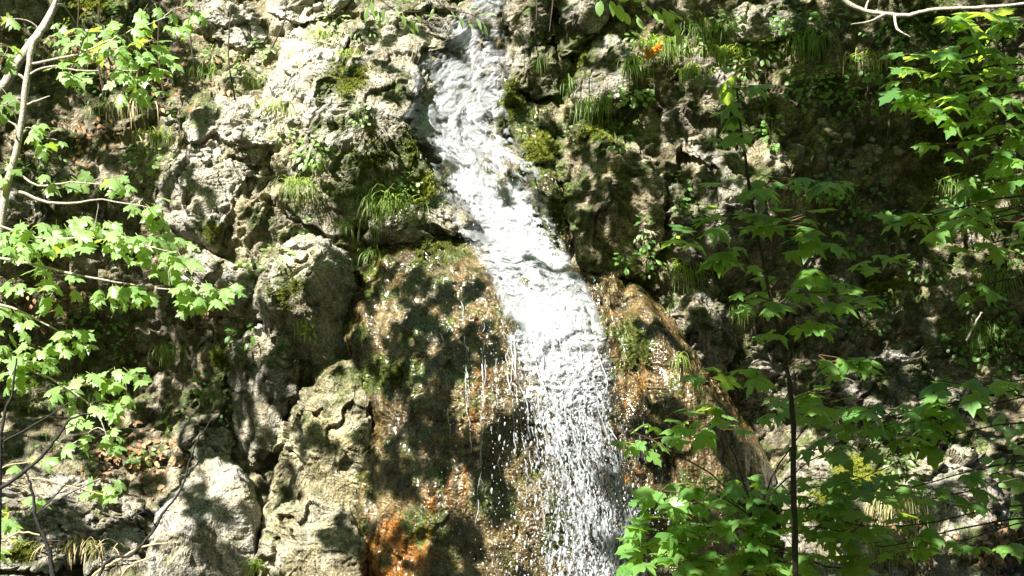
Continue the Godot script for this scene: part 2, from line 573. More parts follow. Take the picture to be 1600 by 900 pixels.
func define_rocks() -> void:
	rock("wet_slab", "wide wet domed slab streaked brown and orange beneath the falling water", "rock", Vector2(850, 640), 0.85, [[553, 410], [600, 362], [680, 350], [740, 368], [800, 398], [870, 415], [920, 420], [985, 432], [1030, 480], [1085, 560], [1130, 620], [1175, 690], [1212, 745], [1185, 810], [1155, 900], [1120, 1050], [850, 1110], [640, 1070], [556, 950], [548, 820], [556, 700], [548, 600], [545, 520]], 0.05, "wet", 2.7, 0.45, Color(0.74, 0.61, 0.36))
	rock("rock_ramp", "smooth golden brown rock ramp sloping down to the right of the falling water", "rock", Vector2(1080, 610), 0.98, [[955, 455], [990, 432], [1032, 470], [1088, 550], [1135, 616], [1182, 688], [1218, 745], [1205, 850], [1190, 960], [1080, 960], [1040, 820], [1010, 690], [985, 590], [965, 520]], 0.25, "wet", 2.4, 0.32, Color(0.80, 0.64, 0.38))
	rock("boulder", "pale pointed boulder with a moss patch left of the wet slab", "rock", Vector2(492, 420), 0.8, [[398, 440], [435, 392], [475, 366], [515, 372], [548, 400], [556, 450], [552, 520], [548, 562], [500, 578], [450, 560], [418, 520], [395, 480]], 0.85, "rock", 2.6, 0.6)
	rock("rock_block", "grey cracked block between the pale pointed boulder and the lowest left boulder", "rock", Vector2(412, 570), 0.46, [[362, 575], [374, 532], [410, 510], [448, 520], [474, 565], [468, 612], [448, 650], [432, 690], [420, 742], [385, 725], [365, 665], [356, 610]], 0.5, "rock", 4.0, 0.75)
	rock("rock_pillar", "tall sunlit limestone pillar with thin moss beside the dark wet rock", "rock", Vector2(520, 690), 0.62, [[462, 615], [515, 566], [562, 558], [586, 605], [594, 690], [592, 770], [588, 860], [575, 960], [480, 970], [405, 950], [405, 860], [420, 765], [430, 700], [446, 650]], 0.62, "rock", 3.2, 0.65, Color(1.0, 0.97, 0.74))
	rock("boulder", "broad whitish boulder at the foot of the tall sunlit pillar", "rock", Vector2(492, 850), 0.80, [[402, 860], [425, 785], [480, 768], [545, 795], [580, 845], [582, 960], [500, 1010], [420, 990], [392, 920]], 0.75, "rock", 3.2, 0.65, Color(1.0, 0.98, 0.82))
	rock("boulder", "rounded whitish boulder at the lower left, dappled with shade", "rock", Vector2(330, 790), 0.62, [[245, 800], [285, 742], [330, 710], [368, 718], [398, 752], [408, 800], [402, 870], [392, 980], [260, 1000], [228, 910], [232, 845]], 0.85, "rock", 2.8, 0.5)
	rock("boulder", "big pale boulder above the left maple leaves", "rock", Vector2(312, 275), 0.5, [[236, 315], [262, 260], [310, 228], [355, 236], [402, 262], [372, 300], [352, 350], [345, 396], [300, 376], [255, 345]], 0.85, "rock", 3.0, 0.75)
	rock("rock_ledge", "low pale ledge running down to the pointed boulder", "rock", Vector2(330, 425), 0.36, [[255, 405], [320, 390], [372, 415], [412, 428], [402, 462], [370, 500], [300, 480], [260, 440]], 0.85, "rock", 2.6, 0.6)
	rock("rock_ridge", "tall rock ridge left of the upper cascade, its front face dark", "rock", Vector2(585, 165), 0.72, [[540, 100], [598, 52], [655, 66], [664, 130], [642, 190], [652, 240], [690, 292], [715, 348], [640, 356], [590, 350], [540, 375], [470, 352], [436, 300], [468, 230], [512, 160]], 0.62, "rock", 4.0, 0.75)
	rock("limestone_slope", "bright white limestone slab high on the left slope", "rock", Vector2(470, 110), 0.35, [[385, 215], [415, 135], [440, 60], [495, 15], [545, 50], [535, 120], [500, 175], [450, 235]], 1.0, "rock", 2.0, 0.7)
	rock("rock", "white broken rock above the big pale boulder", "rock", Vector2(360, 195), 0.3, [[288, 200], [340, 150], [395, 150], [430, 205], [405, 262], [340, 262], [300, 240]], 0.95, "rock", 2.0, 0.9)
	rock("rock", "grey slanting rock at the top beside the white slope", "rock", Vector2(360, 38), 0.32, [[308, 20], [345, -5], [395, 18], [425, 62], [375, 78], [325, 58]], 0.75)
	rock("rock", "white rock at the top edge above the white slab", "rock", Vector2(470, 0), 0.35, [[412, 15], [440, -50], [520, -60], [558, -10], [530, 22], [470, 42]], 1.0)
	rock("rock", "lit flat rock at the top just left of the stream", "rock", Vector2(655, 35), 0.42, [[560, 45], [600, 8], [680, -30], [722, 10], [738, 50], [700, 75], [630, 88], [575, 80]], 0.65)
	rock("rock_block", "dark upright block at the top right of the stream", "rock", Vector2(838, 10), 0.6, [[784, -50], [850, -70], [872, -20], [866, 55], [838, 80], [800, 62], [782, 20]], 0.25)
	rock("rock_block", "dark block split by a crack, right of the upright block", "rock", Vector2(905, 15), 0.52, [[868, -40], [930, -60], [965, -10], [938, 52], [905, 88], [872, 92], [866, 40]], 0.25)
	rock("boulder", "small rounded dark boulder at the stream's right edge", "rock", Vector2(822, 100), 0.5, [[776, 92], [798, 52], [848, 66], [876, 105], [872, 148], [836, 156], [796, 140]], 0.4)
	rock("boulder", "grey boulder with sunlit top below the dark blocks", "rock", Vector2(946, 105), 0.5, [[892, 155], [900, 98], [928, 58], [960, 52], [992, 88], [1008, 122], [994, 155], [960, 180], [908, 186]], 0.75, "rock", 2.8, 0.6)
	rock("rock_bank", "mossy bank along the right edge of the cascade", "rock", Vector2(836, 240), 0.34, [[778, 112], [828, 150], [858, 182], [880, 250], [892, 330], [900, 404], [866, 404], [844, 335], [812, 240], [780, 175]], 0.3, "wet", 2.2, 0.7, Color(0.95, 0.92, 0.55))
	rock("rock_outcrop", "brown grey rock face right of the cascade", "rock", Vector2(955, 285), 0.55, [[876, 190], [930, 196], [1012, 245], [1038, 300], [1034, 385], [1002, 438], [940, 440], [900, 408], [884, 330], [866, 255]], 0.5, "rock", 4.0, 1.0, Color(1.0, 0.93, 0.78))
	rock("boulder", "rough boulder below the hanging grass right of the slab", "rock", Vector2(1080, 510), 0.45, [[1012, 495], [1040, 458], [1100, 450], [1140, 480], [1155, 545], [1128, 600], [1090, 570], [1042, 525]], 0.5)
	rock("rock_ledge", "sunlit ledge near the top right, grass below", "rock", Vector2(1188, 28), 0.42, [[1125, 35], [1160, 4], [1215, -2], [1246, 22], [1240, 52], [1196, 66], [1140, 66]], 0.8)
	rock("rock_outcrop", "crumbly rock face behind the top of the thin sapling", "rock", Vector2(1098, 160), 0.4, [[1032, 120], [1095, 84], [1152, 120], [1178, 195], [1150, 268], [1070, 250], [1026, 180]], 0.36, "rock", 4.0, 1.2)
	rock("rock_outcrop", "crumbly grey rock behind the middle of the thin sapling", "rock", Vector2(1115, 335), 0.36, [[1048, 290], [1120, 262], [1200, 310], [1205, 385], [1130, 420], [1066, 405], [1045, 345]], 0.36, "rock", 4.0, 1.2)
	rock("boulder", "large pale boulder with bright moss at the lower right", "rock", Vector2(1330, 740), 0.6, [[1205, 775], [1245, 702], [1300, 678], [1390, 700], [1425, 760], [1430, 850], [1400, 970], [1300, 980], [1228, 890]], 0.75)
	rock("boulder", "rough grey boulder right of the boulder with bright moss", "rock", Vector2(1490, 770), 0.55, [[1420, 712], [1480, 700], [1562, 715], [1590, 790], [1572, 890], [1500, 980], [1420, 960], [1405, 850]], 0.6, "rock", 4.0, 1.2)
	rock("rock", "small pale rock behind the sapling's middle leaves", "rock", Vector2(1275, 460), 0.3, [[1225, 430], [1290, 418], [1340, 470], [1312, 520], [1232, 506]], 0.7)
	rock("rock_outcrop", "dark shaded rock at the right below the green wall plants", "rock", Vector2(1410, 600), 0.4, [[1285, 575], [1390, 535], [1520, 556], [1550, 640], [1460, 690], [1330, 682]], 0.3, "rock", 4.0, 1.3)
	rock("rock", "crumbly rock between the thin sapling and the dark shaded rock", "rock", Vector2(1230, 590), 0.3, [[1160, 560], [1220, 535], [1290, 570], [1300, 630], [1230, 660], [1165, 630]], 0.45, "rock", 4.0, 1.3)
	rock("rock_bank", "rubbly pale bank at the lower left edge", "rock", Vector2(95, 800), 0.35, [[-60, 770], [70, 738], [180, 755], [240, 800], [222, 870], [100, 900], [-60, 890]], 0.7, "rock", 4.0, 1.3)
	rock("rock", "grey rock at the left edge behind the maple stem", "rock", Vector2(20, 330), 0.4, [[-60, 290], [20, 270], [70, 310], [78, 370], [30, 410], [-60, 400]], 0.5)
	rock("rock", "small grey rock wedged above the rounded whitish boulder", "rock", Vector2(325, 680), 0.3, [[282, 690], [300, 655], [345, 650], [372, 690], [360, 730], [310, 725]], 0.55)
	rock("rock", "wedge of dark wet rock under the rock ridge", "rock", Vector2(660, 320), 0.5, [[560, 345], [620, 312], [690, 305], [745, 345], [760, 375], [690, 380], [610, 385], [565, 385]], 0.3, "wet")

func build_ground() -> void:
	var nx := 90
	var ny := 90
	var pos := PackedVector3Array()
	var col := PackedColorArray()
	for j in ny:
		for i in nx:
			var x := lerpf(-60, 60, pow(absf(i / 89.0 - 0.5) * 2.0, 1.7) * signf(i - 44.5) * 0.5 + 0.5)
			var z := lerpf(-1.0, 90.0, pow(j / 89.0, 2.0))
			var y: float = lerpf(-3.4, -1.75, smoothstep(1.5, 8.0, z)) + 0.12 * nz.big.get_noise_2d(x, z) + 0.5 * maxf(0.0, absf(x) - 6.0) * 0.5 + 0.25 * maxf(0.0, z - 16.0)
			pos.append(Vector3(x, y, z))
			col.append(Color(0.055, 0.045, 0.025).lerp(Color(0.05, 0.075, 0.02), clampf(0.5 + nz.tint.get_noise_2d(x, z), 0, 1)))
	var o := MeshInstance3D.new()
	o.name = "ground"
	o.mesh = grid_mesh(nx, ny, pos, col, M.soil, false, Vector3.UP)
	add_child(o)
	tag(o, "forest floor in front of the cliff", "ground", "", "structure")

# ------------------------------------------------------------------ water

# v, left edge, right edge, how closed the white water is (0..1)
const FLOW := [[-60, 742, 800, 0.6], [0, 738, 788, 0.62], [40, 702, 786, 0.70], [80, 674, 784, 0.76], [115, 650, 788, 0.78], [150, 640, 788, 0.90], [190, 633, 790, 0.94], [225, 648, 806, 0.76], [260, 670, 834, 0.76], [300, 686, 850, 0.82], [350, 716, 862, 0.95], [395, 744, 882, 1.15], [430, 772, 902, 1.3], [480, 788, 926, 1.2], [540, 800, 946, 0.95], [600, 812, 962, 0.75], [650, 822, 966, 0.70], [700, 834, 982, 0.66], [750, 842, 1002, 0.62], [800, 848, 1014, 0.58], [860, 852, 1020, 0.55], [930, 852, 1024, 0.55], [1000, 850, 1024, 0.55]]

func flow(v: float) -> Array:
	for k in FLOW.size() - 1:
		if v <= FLOW[k + 1][0]:
			var t: float = clampf((v - FLOW[k][0]) / (FLOW[k + 1][0] - FLOW[k][0]), 0.0, 1.0)
			return [lerpf(FLOW[k][1], FLOW[k + 1][1], t), lerpf(FLOW[k][2], FLOW[k + 1][2], t), lerpf(FLOW[k][3], FLOW[k + 1][3], t)]
	return [FLOW[-1][1], FLOW[-1][2], FLOW[-1][3]]

func water_z(u: float, v: float) -> float:
	return surf(u, v) + 0.07 + 0.16 * smoothstep(440.0, 640.0, v)

func build_waterfall() -> void:
	var foot := at(920, 1000, 0.6)
	var w := thing("waterfall", foot, "white waterfall tumbling down the gully and over the wet slab", "waterfall")
	w.set_meta("kind", "structure")
	# the depth below the water, looked up once on a net
	var nv := 660
	var nt := 84
	var v0 := -60.0
	var v1 := 1000.0
	var depth := PackedFloat32Array()
	depth.resize(nv * nt)
	for j in nv:
		var v := lerpf(v0, v1, j / (nv - 1.0))
		var f := flow(v)
		for i in nt:
			depth[j * nt + i] = water_z(lerpf(f[0] - 8.0, f[1] + 8.0, i / (nt - 1.0)), v)
	# water shoots over steps in the rock instead of following them
	var soft := PackedFloat32Array()
	soft.resize(nv * nt)
	for i in nt:
		for j in nv:
			var sum := 0.0
			var best := -9.0
			for d in range(-24, 25, 4):
				var z := depth[clampi(j + d, 0, nv - 1) * nt + i]
				sum += z
			soft[j * nt + i] = maxf(sum / 13.0, depth[j * nt + i] - 0.04)
	for layer in 3:
		var pos := PackedVector3Array()
		var col := PackedColorArray()
		var keep := PackedByteArray()
		pos.resize(nv * nt)
		col.resize(nv * nt)
		keep.resize(nv * nt)
		var along := 0.0
		var last := Vector3.ZERO
		for j in nv:
			var v := lerpf(v0, v1, j / (nv - 1.0))
			var f := flow(v)
			var fall := smoothstep(470.0, 680.0, v)
			for i in nt:
				var t := i / (nt - 1.0)
				var u := lerpf(f[0] - 8.0, f[1] + 8.0, t)
				var p := at(u, v, soft[j * nt + i])
				if i == nt / 2:
					if j > 0: along += p.distance_to(last)
					last = p
				# streaks run with the flow, drawn out longer where the water falls
				var across: float = (t - 0.5) * (f[1] - f[0]) / PX
				var wave: float = 0.05 * nz.warp.get_noise_2d(across * 2.0, along * 1.3)
				var q := Vector3((across + wave) * lerpf(0.9, 1.35, fall) + layer * 3.7, along * lerpf(0.42, 0.20, fall), layer * 9.1)
				var n: float = nz.water.get_noise_3dv(q)
				var m: float = nz.water2.get_noise_3dv(q * Vector3(1.0, 1.3, 1.0))
				var wide: float = nz.warp.get_noise_3dv(q * Vector3(1.2, 1.6, 1.0) + Vector3(0, 3, 8))
				var edge: float = minf(t, 1.0 - t) * 2.0 + 0.30 * nz.warp.get_noise_2d(along * 4.0, signf(t - 0.5) * 7.0) + 0.22 * m
				var closed: float = f[2] - 0.55 + 0.75 * smoothstep(0.0, 0.6, edge) - 0.75
				# falling water tears into a net of threads
				var net: float = 0.52 - 3.4 * absf(nz.water.get_noise_3dv(q * Vector3(0.9, 0.9, 1.0) + Vector3(31, 0, 0)))
				var dens := closed + lerpf(n * 0.95 + wide * 0.75, net + n * 0.35 + wide * 0.25, fall) + m * 0.42 + lerpf(0.17, 0.26, fall)
				p.z += 0.01 + 0.03 * layer + 0.045 * n + 0.05 * wide + 0.010 * m
				var al := 0.0
				if layer == 0: al = lerpf(0.34, 0.24, fall) * smoothstep(-0.55, 0.55, dens)
				elif layer == 1: al = lerpf(0.58, 0.95, fall) * smoothstep(-0.05, 0.36, dens)
				else: al = 0.88 * smoothstep(0.30, 0.86, dens)
				al *= smoothstep(-0.02, 0.16, minf(t, 1.0 - t) * 2.0)
				col[j * nt + i] = Color(1, 1, 1, al)
				keep[j * nt + i] = 1 if al > 0.015 else 0
				pos[j * nt + i] = p
		part("water_film" if layer == 0 else "froth", grid_mesh(nt, nv, pos, col, M.film, false, Vector3(0, 0.3, 1), keep), w, foot)
	# single strands that run down the slab left of the main fall
	for s in [[722, 470, 735, 690, 0.012], [756, 500, 752, 760, 0.011], [762, 520, 745, 800, 0.009], [786, 500, 800, 640, 0.013], [795, 540, 806, 700, 0.012], [800, 560, 830, 780, 0.011], [812, 560, 838, 800, 0.012], [820, 620, 822, 770, 0.009], [775, 560, 780, 740, 0.008], [730, 540, 728, 640, 0.008], [690, 520, 700, 640, 0.007], [835, 640, 852, 860, 0.012]]:
		var bits := []
		var k := 0
		var v: float = s[1]
		while v < s[3]:
			var long := rng.randf_range(14, 46)
			var pts := []
			for q in 4:
				var vv: float = v + long * q / 3.0
				var t: float = (vv - s[1]) / (s[3] - s[1])
				var uu: float = lerpf(s[0], s[2], t) + 5.0 * nz.water.get_noise_2d(vv * 0.03, s[0])
				pts.append(at(uu, vv, surf(uu, vv) + 0.05 + 0.03 * nz.mid.get_noise_2d(vv * 0.02, s[0])))
			bits.append(tube(pts, s[4] * rng.randf_range(0.2, 0.75), s[4] * 0.15, M.froth, 5, 0.004))
			v += long + rng.randf_range(0, 26)
			k += 1
		part("trickle", join(bits, M.froth), w, foot)
	# threads of falling water that part and meet again
	var threads := []
	for k in 46:
		var s0 := rng.randf_range(0.02, 0.98)
		var v := rng.randf_range(500, 900)
		var end := v + rng.randf_range(70, 260)
		var pts := []
		while v < end:
			var f := flow(v)
			var side: float = s0 + 0.09 * nz.warp.get_noise_2d(s0 * 5.0, v * 0.004)
			var u := lerpf(f[0], f[1], side)
			pts.append(at(u, v, water_z(u, v) + 0.06 + 0.05 * nz.warp.get_noise_2d(s0 * 9.0, v * 0.01)))
			v += 13.0
		if pts.size() < 3: continue
		threads.append(tube(pts, rng.randf_range(0.002, 0.0065), 0.0015, M.froth, 6, 0.0012, 2))
	part("water_threads", join(threads, M.froth), w, foot).set_meta("kind", "stuff")
	# flying drops
	var ball := SphereMesh.new()
	ball.radius = 1.0
	ball.height = 2.0
	ball.radial_segments = 7
	ball.rings = 4
	ball.material = M.drop
	var spots: Array[Transform3D] = []
	for k in 4800:
		var v := rng.randf_range(0.0, 1.0)
		v = 150.0 + 800.0 * pow(v, 0.55)
		var f := flow(v)
		var spread := 0.18 + 0.16 * smoothstep(500.0, 850.0, v)
		var t := clampf(rng.randfn(0.5, 0.30 + spread * 0.4), -spread - 0.15, 1.0 + spread)
		if v < 430.0: t = clampf(t, rng.randf_range(-0.10, 0.02), rng.randf_range(0.98, 1.12))
		var u := lerpf(f[0], f[1], t)
		var p := at(u, v, water_z(clampf(u, f[0] - 60.0, f[1] + 40.0), v) + rng.randf_range(0.03, 0.24))
		var s := (0.0026 + 0.008 * pow(rng.randf(), 3.5)) * lerpf(0.7, 1.15, smoothstep(450.0, 800.0, v))
		var b := Basis(Vector3(s, 0, 0), Vector3(rng.randf_range(-0.4, 0.4) * s, s * rng.randf_range(1.0, 3.2), 0), Vector3(0, 0, s))
		spots.append(Transform3D(b, p - foot))
	# drops and wet beads running over the slab on the left
	for k in 420:
		var v := rng.randf_range(480, 930)
		var u := rng.randf_range(640, 850)
		if nz.patch.get_noise_2d(u * 0.02, v * 0.006) < -0.05: continue
		var s := rng.randf_range(0.0025, 0.006)
		spots.append(Transform3D(Basis(Vector3(s, 0, 0), Vector3(0, s * rng.randf_range(1.0, 2.5), 0), Vector3(0, 0, s)), at(u, v, surf(u, v) + rng.randf_range(0.02, 0.12)) - foot))
	var drops := scatter("droplets", ball, spots, w)
	drops.set_meta("kind", "stuff")

func scatter(called: String, mesh: Mesh, spots: Array, parent: Node3D, colors := []) -> MultiMeshInstance3D:
	var mm := MultiMesh.new()
	mm.transform_format = MultiMesh.TRANSFORM_3D
	mm.use_colors = colors.size() > 0
	mm.mesh = mesh
	mm.instance_count = spots.size()
	for k in spots.size():
		mm.set_instance_transform(k, spots[k])
		if colors.size(): mm.set_instance_color(k, colors[k])
	var o := MultiMeshInstance3D.new()
	o.name = called
	o.multimesh = mm
	parent.add_child(o, true)
	return o

# ------------------------------------------------------------------ leaves

const MAPLE := [[0.0, 0.0], [0.10, -0.07], [0.24, -0.10], [0.41, -0.02], [0.36, 0.08], [0.29, 0.14], [0.46, 0.23], [0.64, 0.43], [0.50, 0.45], [0.43, 0.53], [0.21, 0.46], [0.29, 0.64], [0.29, 0.75], [0.15, 0.81], [0.0, 1.02]]
const OVAL := [[0.0, 0.0], [0.14, 0.10], [0.26, 0.32], [0.27, 0.55], [0.18, 0.80], [0.0, 1.0]]
const ROUND := [[0.0, 0.0], [0.28, 0.08], [0.42, 0.34], [0.40, 0.62], [0.22, 0.88], [0.0, 1.0]]
const NARROW := [[0.0, 0.0], [0.09, 0.15], [0.14, 0.40], [0.12, 0.65], [0.06, 0.85], [0.0, 1.0]]

func leaf_mesh(half: Array, droop: float, fold: float, stalk: float, mat: Material, stalk_mat: Material, skew := 0.0) -> ArrayMesh:
	var ring: Array[Vector2] = []
	for p in half: ring.append(Vector2(p[0] * (1.0 + skew), p[1]))
	for k in range(half.size() - 2, 0, -1): ring.append(Vector2(-half[k][0] * (1.0 - skew), half[k][1]))
	var st := SurfaceTool.new()
	st.begin(Mesh.PRIMITIVE_TRIANGLES)
	var lift := func(p: Vector2) -> Vector3:
		var z := -droop * (p.x * p.x * 1.4 + maxf(0.0, p.y - 0.3) * maxf(0.0, p.y - 0.3) * 0.9) + fold * absf(p.x)
		return Vector3(p.x, p.y, z)
	# fans over the midrib, so that each half can bend away from it
	var mid: Array[Vector2] = [Vector2(0, 0), Vector2(0, 0.3), Vector2(0, 0.55), Vector2(0, 1.0)]
	var n := ring.size()
	st.set_smooth_group(0)
	var centre := Vector2(0, 0.34)
	for k in n:
		var a := ring[k]
		var b := ring[(k + 1) % n]
		# front faces run clockwise seen from +z
		st.add_vertex(lift.call(centre)); st.add_vertex(lift.call(b)); st.add_vertex(lift.call(a))
	st.generate_normals()
	st.index()
	var m := st.commit()
	m.surface_set_material(0, mat)
	if stalk > 0.0:
		var s2 := SurfaceTool.new()
		s2.begin(Mesh.PRIMITIVE_TRIANGLES)
		s2.set_smooth_group(-1)
		var w := 0.022
		for d in [Vector3(w, 0, 0), Vector3(0, 0, w)]:
			var a: Vector3 = -d
			var b: Vector3 = d
			var c := Vector3(0, -stalk, -0.12 * stalk)
			s2.add_vertex(a); s2.add_vertex(b); s2.add_vertex(c + b * 0.8)
			s2.add_vertex(a); s2.add_vertex(c + b * 0.8); s2.add_vertex(c + a * 0.8)
		s2.generate_normals()
		m = s2.commit(m)
		m.surface_set_material(1, stalk_mat)
	return m

func leaf_set(half: Array, mats: Array, stalk: float, stalk_mat: Material) -> Array:
	var out := []
	for m in mats:
		for s in [[0.45, -0.12, 0.08], [0.95, 0.22, -0.14], [0.20, 0.12, 0.16], [0.70, -0.30, -0.05]]:
			out.append(leaf_mesh(half, s[0], s[1], stalk, m, stalk_mat, s[2]))
	return out

func leaf_basis(tip: Vector3, up: Vector3, size: float) -> Basis:
	var y := tip.normalized()
	var x := y.cross(up).normalized()
	if x.length() < 0.5: x = Vector3.RIGHT
	var z := x.cross(y)
	return Basis(x * size, y * size, z * size)

func jitter(v: Vector3, a: float) -> Vector3:
	return (v.normalized() + Vector3(rng.randf_range(-a, a), rng.randf_range(-a, a), rng.randf_range(-a, a))).normalized()

func sapling(called: String, label: String, group: String, stem: Array, r0: float, r1: float, pads: Array, set_: Array, size: float, up: Vector3, tip: Vector3, bark: Material, twig: Material, z: float, rad := 0.0035, limbs := [], spread := 0.36, more := 1.0) -> Node3D:
	# stem: points (u, v, z); pads: u, v, half width, half height, leaves [, depth offset]
	var pts := []
	for p in stem: pts.append(at(p[0], p[1], p[2]))
	var foot: Vector3 = pts[0]
	var t := thing(called, foot, label, "tree", group)
	part("stem", tube(pts, r0, r1, bark, 8, 0.003), t, foot)
	var lines := [pts]
	var holders: Array[Node3D] = [t]
	for l in limbs:
		var lp := []
		for p in l: lp.append(at(p[0], p[1], p[2] if p.size() > 2 else z))
		holders.append(part("branch", tube(lp, rad * 1.9, rad * 0.55, twig, 6, 0.004), t, foot))
		lines.append(lp)
	for p in pads:
		var dz: float = p[5] if p.size() > 5 else 0.0
		var c := at(p[0], p[1], z + dz)
		# the branch leaves the stem a little below the pad
		var best := 1e9
		var from := pts[0] as Vector3
		var holder := t
		for n in lines.size():
			var ln: Array = lines[n]
			for k in ln.size() - 1:
				for s in 8:
					var q: Vector3 = ln[k].lerp(ln[k + 1], s / 8.0)
					var e := (q - c) * Vector3(1, 1.2, 1)
					var cost := e.length() + (0.5 if n == 0 and q.y > c.y + 0.05 else 0.0)
					if cost < best:
						best = cost
						from = q
						holder = holders[n]
		var half := Vector3(p[2], p[3], 0) / PX * (D - z) / D
		var out := c - from
		var end := c + (out.normalized() * half.x * 0.8 if out.length() > 0.05 else Vector3.ZERO)
		var line := [from, from.lerp(c, 0.4) + Vector3(0, 0.02 + out.length() * 0.06, 0), c, end]
		if out.length() > 0.05:
			if holder == t: part("branch", tube(line, rad * (0.7 + minf(out.length(), 1.5)), 0.0015, twig, 5, 0.004), t, foot)
			else: part("twig", tube(line, rad * 0.6, 0.0015, twig, 5, 0.003), holder)
		for k in int(ceil(p[4] * more)):
			var a := rng.randf() * TAU
			var rr := sqrt(rng.randf())
			var w := Vector3(cos(a) * rr * half.x, sin(a) * rr * half.y, rng.randf_range(-1.0, 1.0) * maxf(half.x, 0.08) * 0.8)
			var q := c + w
			# tips point away from the branch and hang
			var dir := Vector3(w.x * 2.2, w.y * 0.5, w.z * 2.2) / maxf(half.x, 0.05) * 0.6 + tip
			var o := MeshInstance3D.new()
			o.name = "leaf"
			o.mesh = set_[rng.randi() % set_.size()]
			t.add_child(o, true)
			var sz := size * rng.randf_range(0.62, 1.18)
			o.transform = Transform3D(leaf_basis(jitter(dir, 0.40), jitter(up, spread), sz), q - foot)
	return t

func build_saplings() -> void:
	var pale := leaf_set(MAPLE, M.leaf_pale, 0.55, M.petiole_green)
	var green := leaf_set(MAPLE, M.leaf, 0.75, M.petiole_red)
	M.set_pale = pale
	M.set_green = green
	var up_l := Vector3(-0.05, 0.84, 0.52)
	var tip_l := Vector3(0.35, -0.62, 0.45)
	var z := 7.4
	sapling("maple_sapling", "slender pale-stemmed maple with small bright leaves at the top left", "maples in front of the cliff", [[-60, 1900, z], [-55, 1000, z], [-20, 560, z], [4, 330, z], [30, 215, z], [42, 130, z], [50, 75, z], [62, 55, z], [80, 20, z], [112, -60, z - 0.1]], 0.022, 0.010,
		[[250, 28, 42, 24, 10], [165, 62, 70, 30, 22], [222, 90, 50, 40, 22, -0.3], [110, 112, 42, 16, 9], [215, 130, 50, 25, 10, -0.4], [8, 85, 16, 26, 6], [62, 212, 34, 22, 9], [8, 165, 16, 20, 4], [10, 265, 14, 22, 4], [96, 275, 34, 14, 6], [180, 288, 26, 14, 5], [120, 40, 40, 20, 6, -0.4], [300, 25, 30, 20, 5, -0.3], [10, 30, 12, 12, 3]], pale, 0.067, up_l, tip_l, M.bark_pale, M.bark_pale, z, 0.004, [[[44, 100], [110, 88], [150, 72], [205, 48], [262, 26]], [[40, 120], [78, 104], [120, 110], [215, 110]], [[36, 165], [58, 158], [78, 150]], [[18, 262], [60, 290], [110, 285], [185, 290]], [[30, 205], [12, 190], [-20, 210]], [[40, 125], [20, 112], [-10, 105]]], 0.34, 1.3)
	z = 7.7
	sapling("maple_sapling", "maple at the left edge spreading tiers of pale lobed leaves over the hollow", "maples in front of the cliff", [[-220, 1900, z], [-190, 1100, z], [-150, 760, z], [-120, 560, z], [-110, 420, z], [-100, 300, z]], 0.03, 0.012,
		[[95, 368, 95, 26, 34], [40, 385, 45, 30, 14], [200, 385, 42, 26, 14], [150, 350, 40, 14, 8], [70, 440, 56, 20, 14], [75, 470, 24, 14, 4], [262, 412, 42, 22, 12], [190, 462, 48, 16, 13], [325, 452, 46, 24, 20], [290, 475, 24, 14, 5], [232, 325, 28, 26, 10, -0.2], [265, 375, 36, 20, 10, -0.3], [16, 498, 36, 28, 12], [104, 530, 30, 20, 9], [36, 558, 44, 24, 14], [30, 590, 30, 20, 6], [130, 598, 44, 22, 10], [190, 585, 40, 18, 8], [140, 640, 44, 24, 9], [168, 682, 30, 22, 6], [120, 690, 22, 16, 3], [200, 630, 24, 16, 4]], pale, 0.067, up_l, tip_l, M.bark_pale, M.bark_pale, z, 0.0042, [[[-108, 400], [15, 405], [130, 432], [240, 450], [345, 456]], [[-104, 340], [-20, 348], [60, 372], [160, 372], [275, 395]], [[-125, 540], [-20, 535], [40, 572], [110, 608], [150, 645], [172, 690]], [[110, 608], [150, 596], [205, 588]], [[-108, 450], [0, 475], [60, 500], [110, 530]], [[30, 300], [90, 318], [160, 312], [235, 325]]], 0.34, 1.4)
	z = 8.2
	sapling("maple_sapling", "low maple shoot with a few pale leaves at the lower left corner", "maples in front of the cliff", [[-90, 1900, z], [-80, 1200, z], [-50, 900, z], [-30, 740, z]], 0.016, 0.006,
		[[48, 722, 24, 14, 4], [155, 772, 32, 22, 8], [6, 800, 16, 30, 6], [8, 845, 12, 20, 4], [60, 775, 20, 12, 2]], pale, 0.07, up_l, tip_l, M.bark_pale, M.straw, z)
	var up_r := Vector3(0.0, 0.98, 0.20)
	var tip_r := Vector3(0.0, -0.10, 0.22)
	z = 9.4
	sapling("maple_sapling", "thin dark-stemmed maple sapling standing right of the waterfall with green leaves in tiers", "maples in front of the cliff", [[1262, 2150, z], [1250, 1300, z], [1244, 900, z], [1240, 760, z], [1238, 640, z], [1226, 555, z], [1205, 470, z], [1184, 370, z], [1166, 260, z], [1156, 190, z], [1152, 132, z]], 0.0125, 0.003,
		[[1150, 112, 18, 8, 2], [1150, 138, 26, 10, 3], [1154, 168, 30, 12, 3], [1150, 212, 46, 8, 3], [1192, 285, 70, 16, 8], [1082, 372, 26, 18, 4], [1140, 345, 50, 24, 8], [1232, 345, 52, 18, 8], [1302, 285, 24, 12, 3], [1282, 365, 40, 18, 5], [1175, 400, 60, 18, 7], [1368, 408, 24, 18, 3], [1270, 430, 60, 20, 8], [1330, 462, 46, 20, 7], [1190, 470, 60, 20, 8], [1250, 512, 76, 16, 8], [1140, 582, 70, 12, 7], [1290, 570, 60, 16, 7], [1310, 625, 60, 16, 7]], green, 0.078, up_r, tip_r, M.bark_brown, M.petiole_red, z, 0.0026, [], 0.24, 1.5)
	z = 9.0
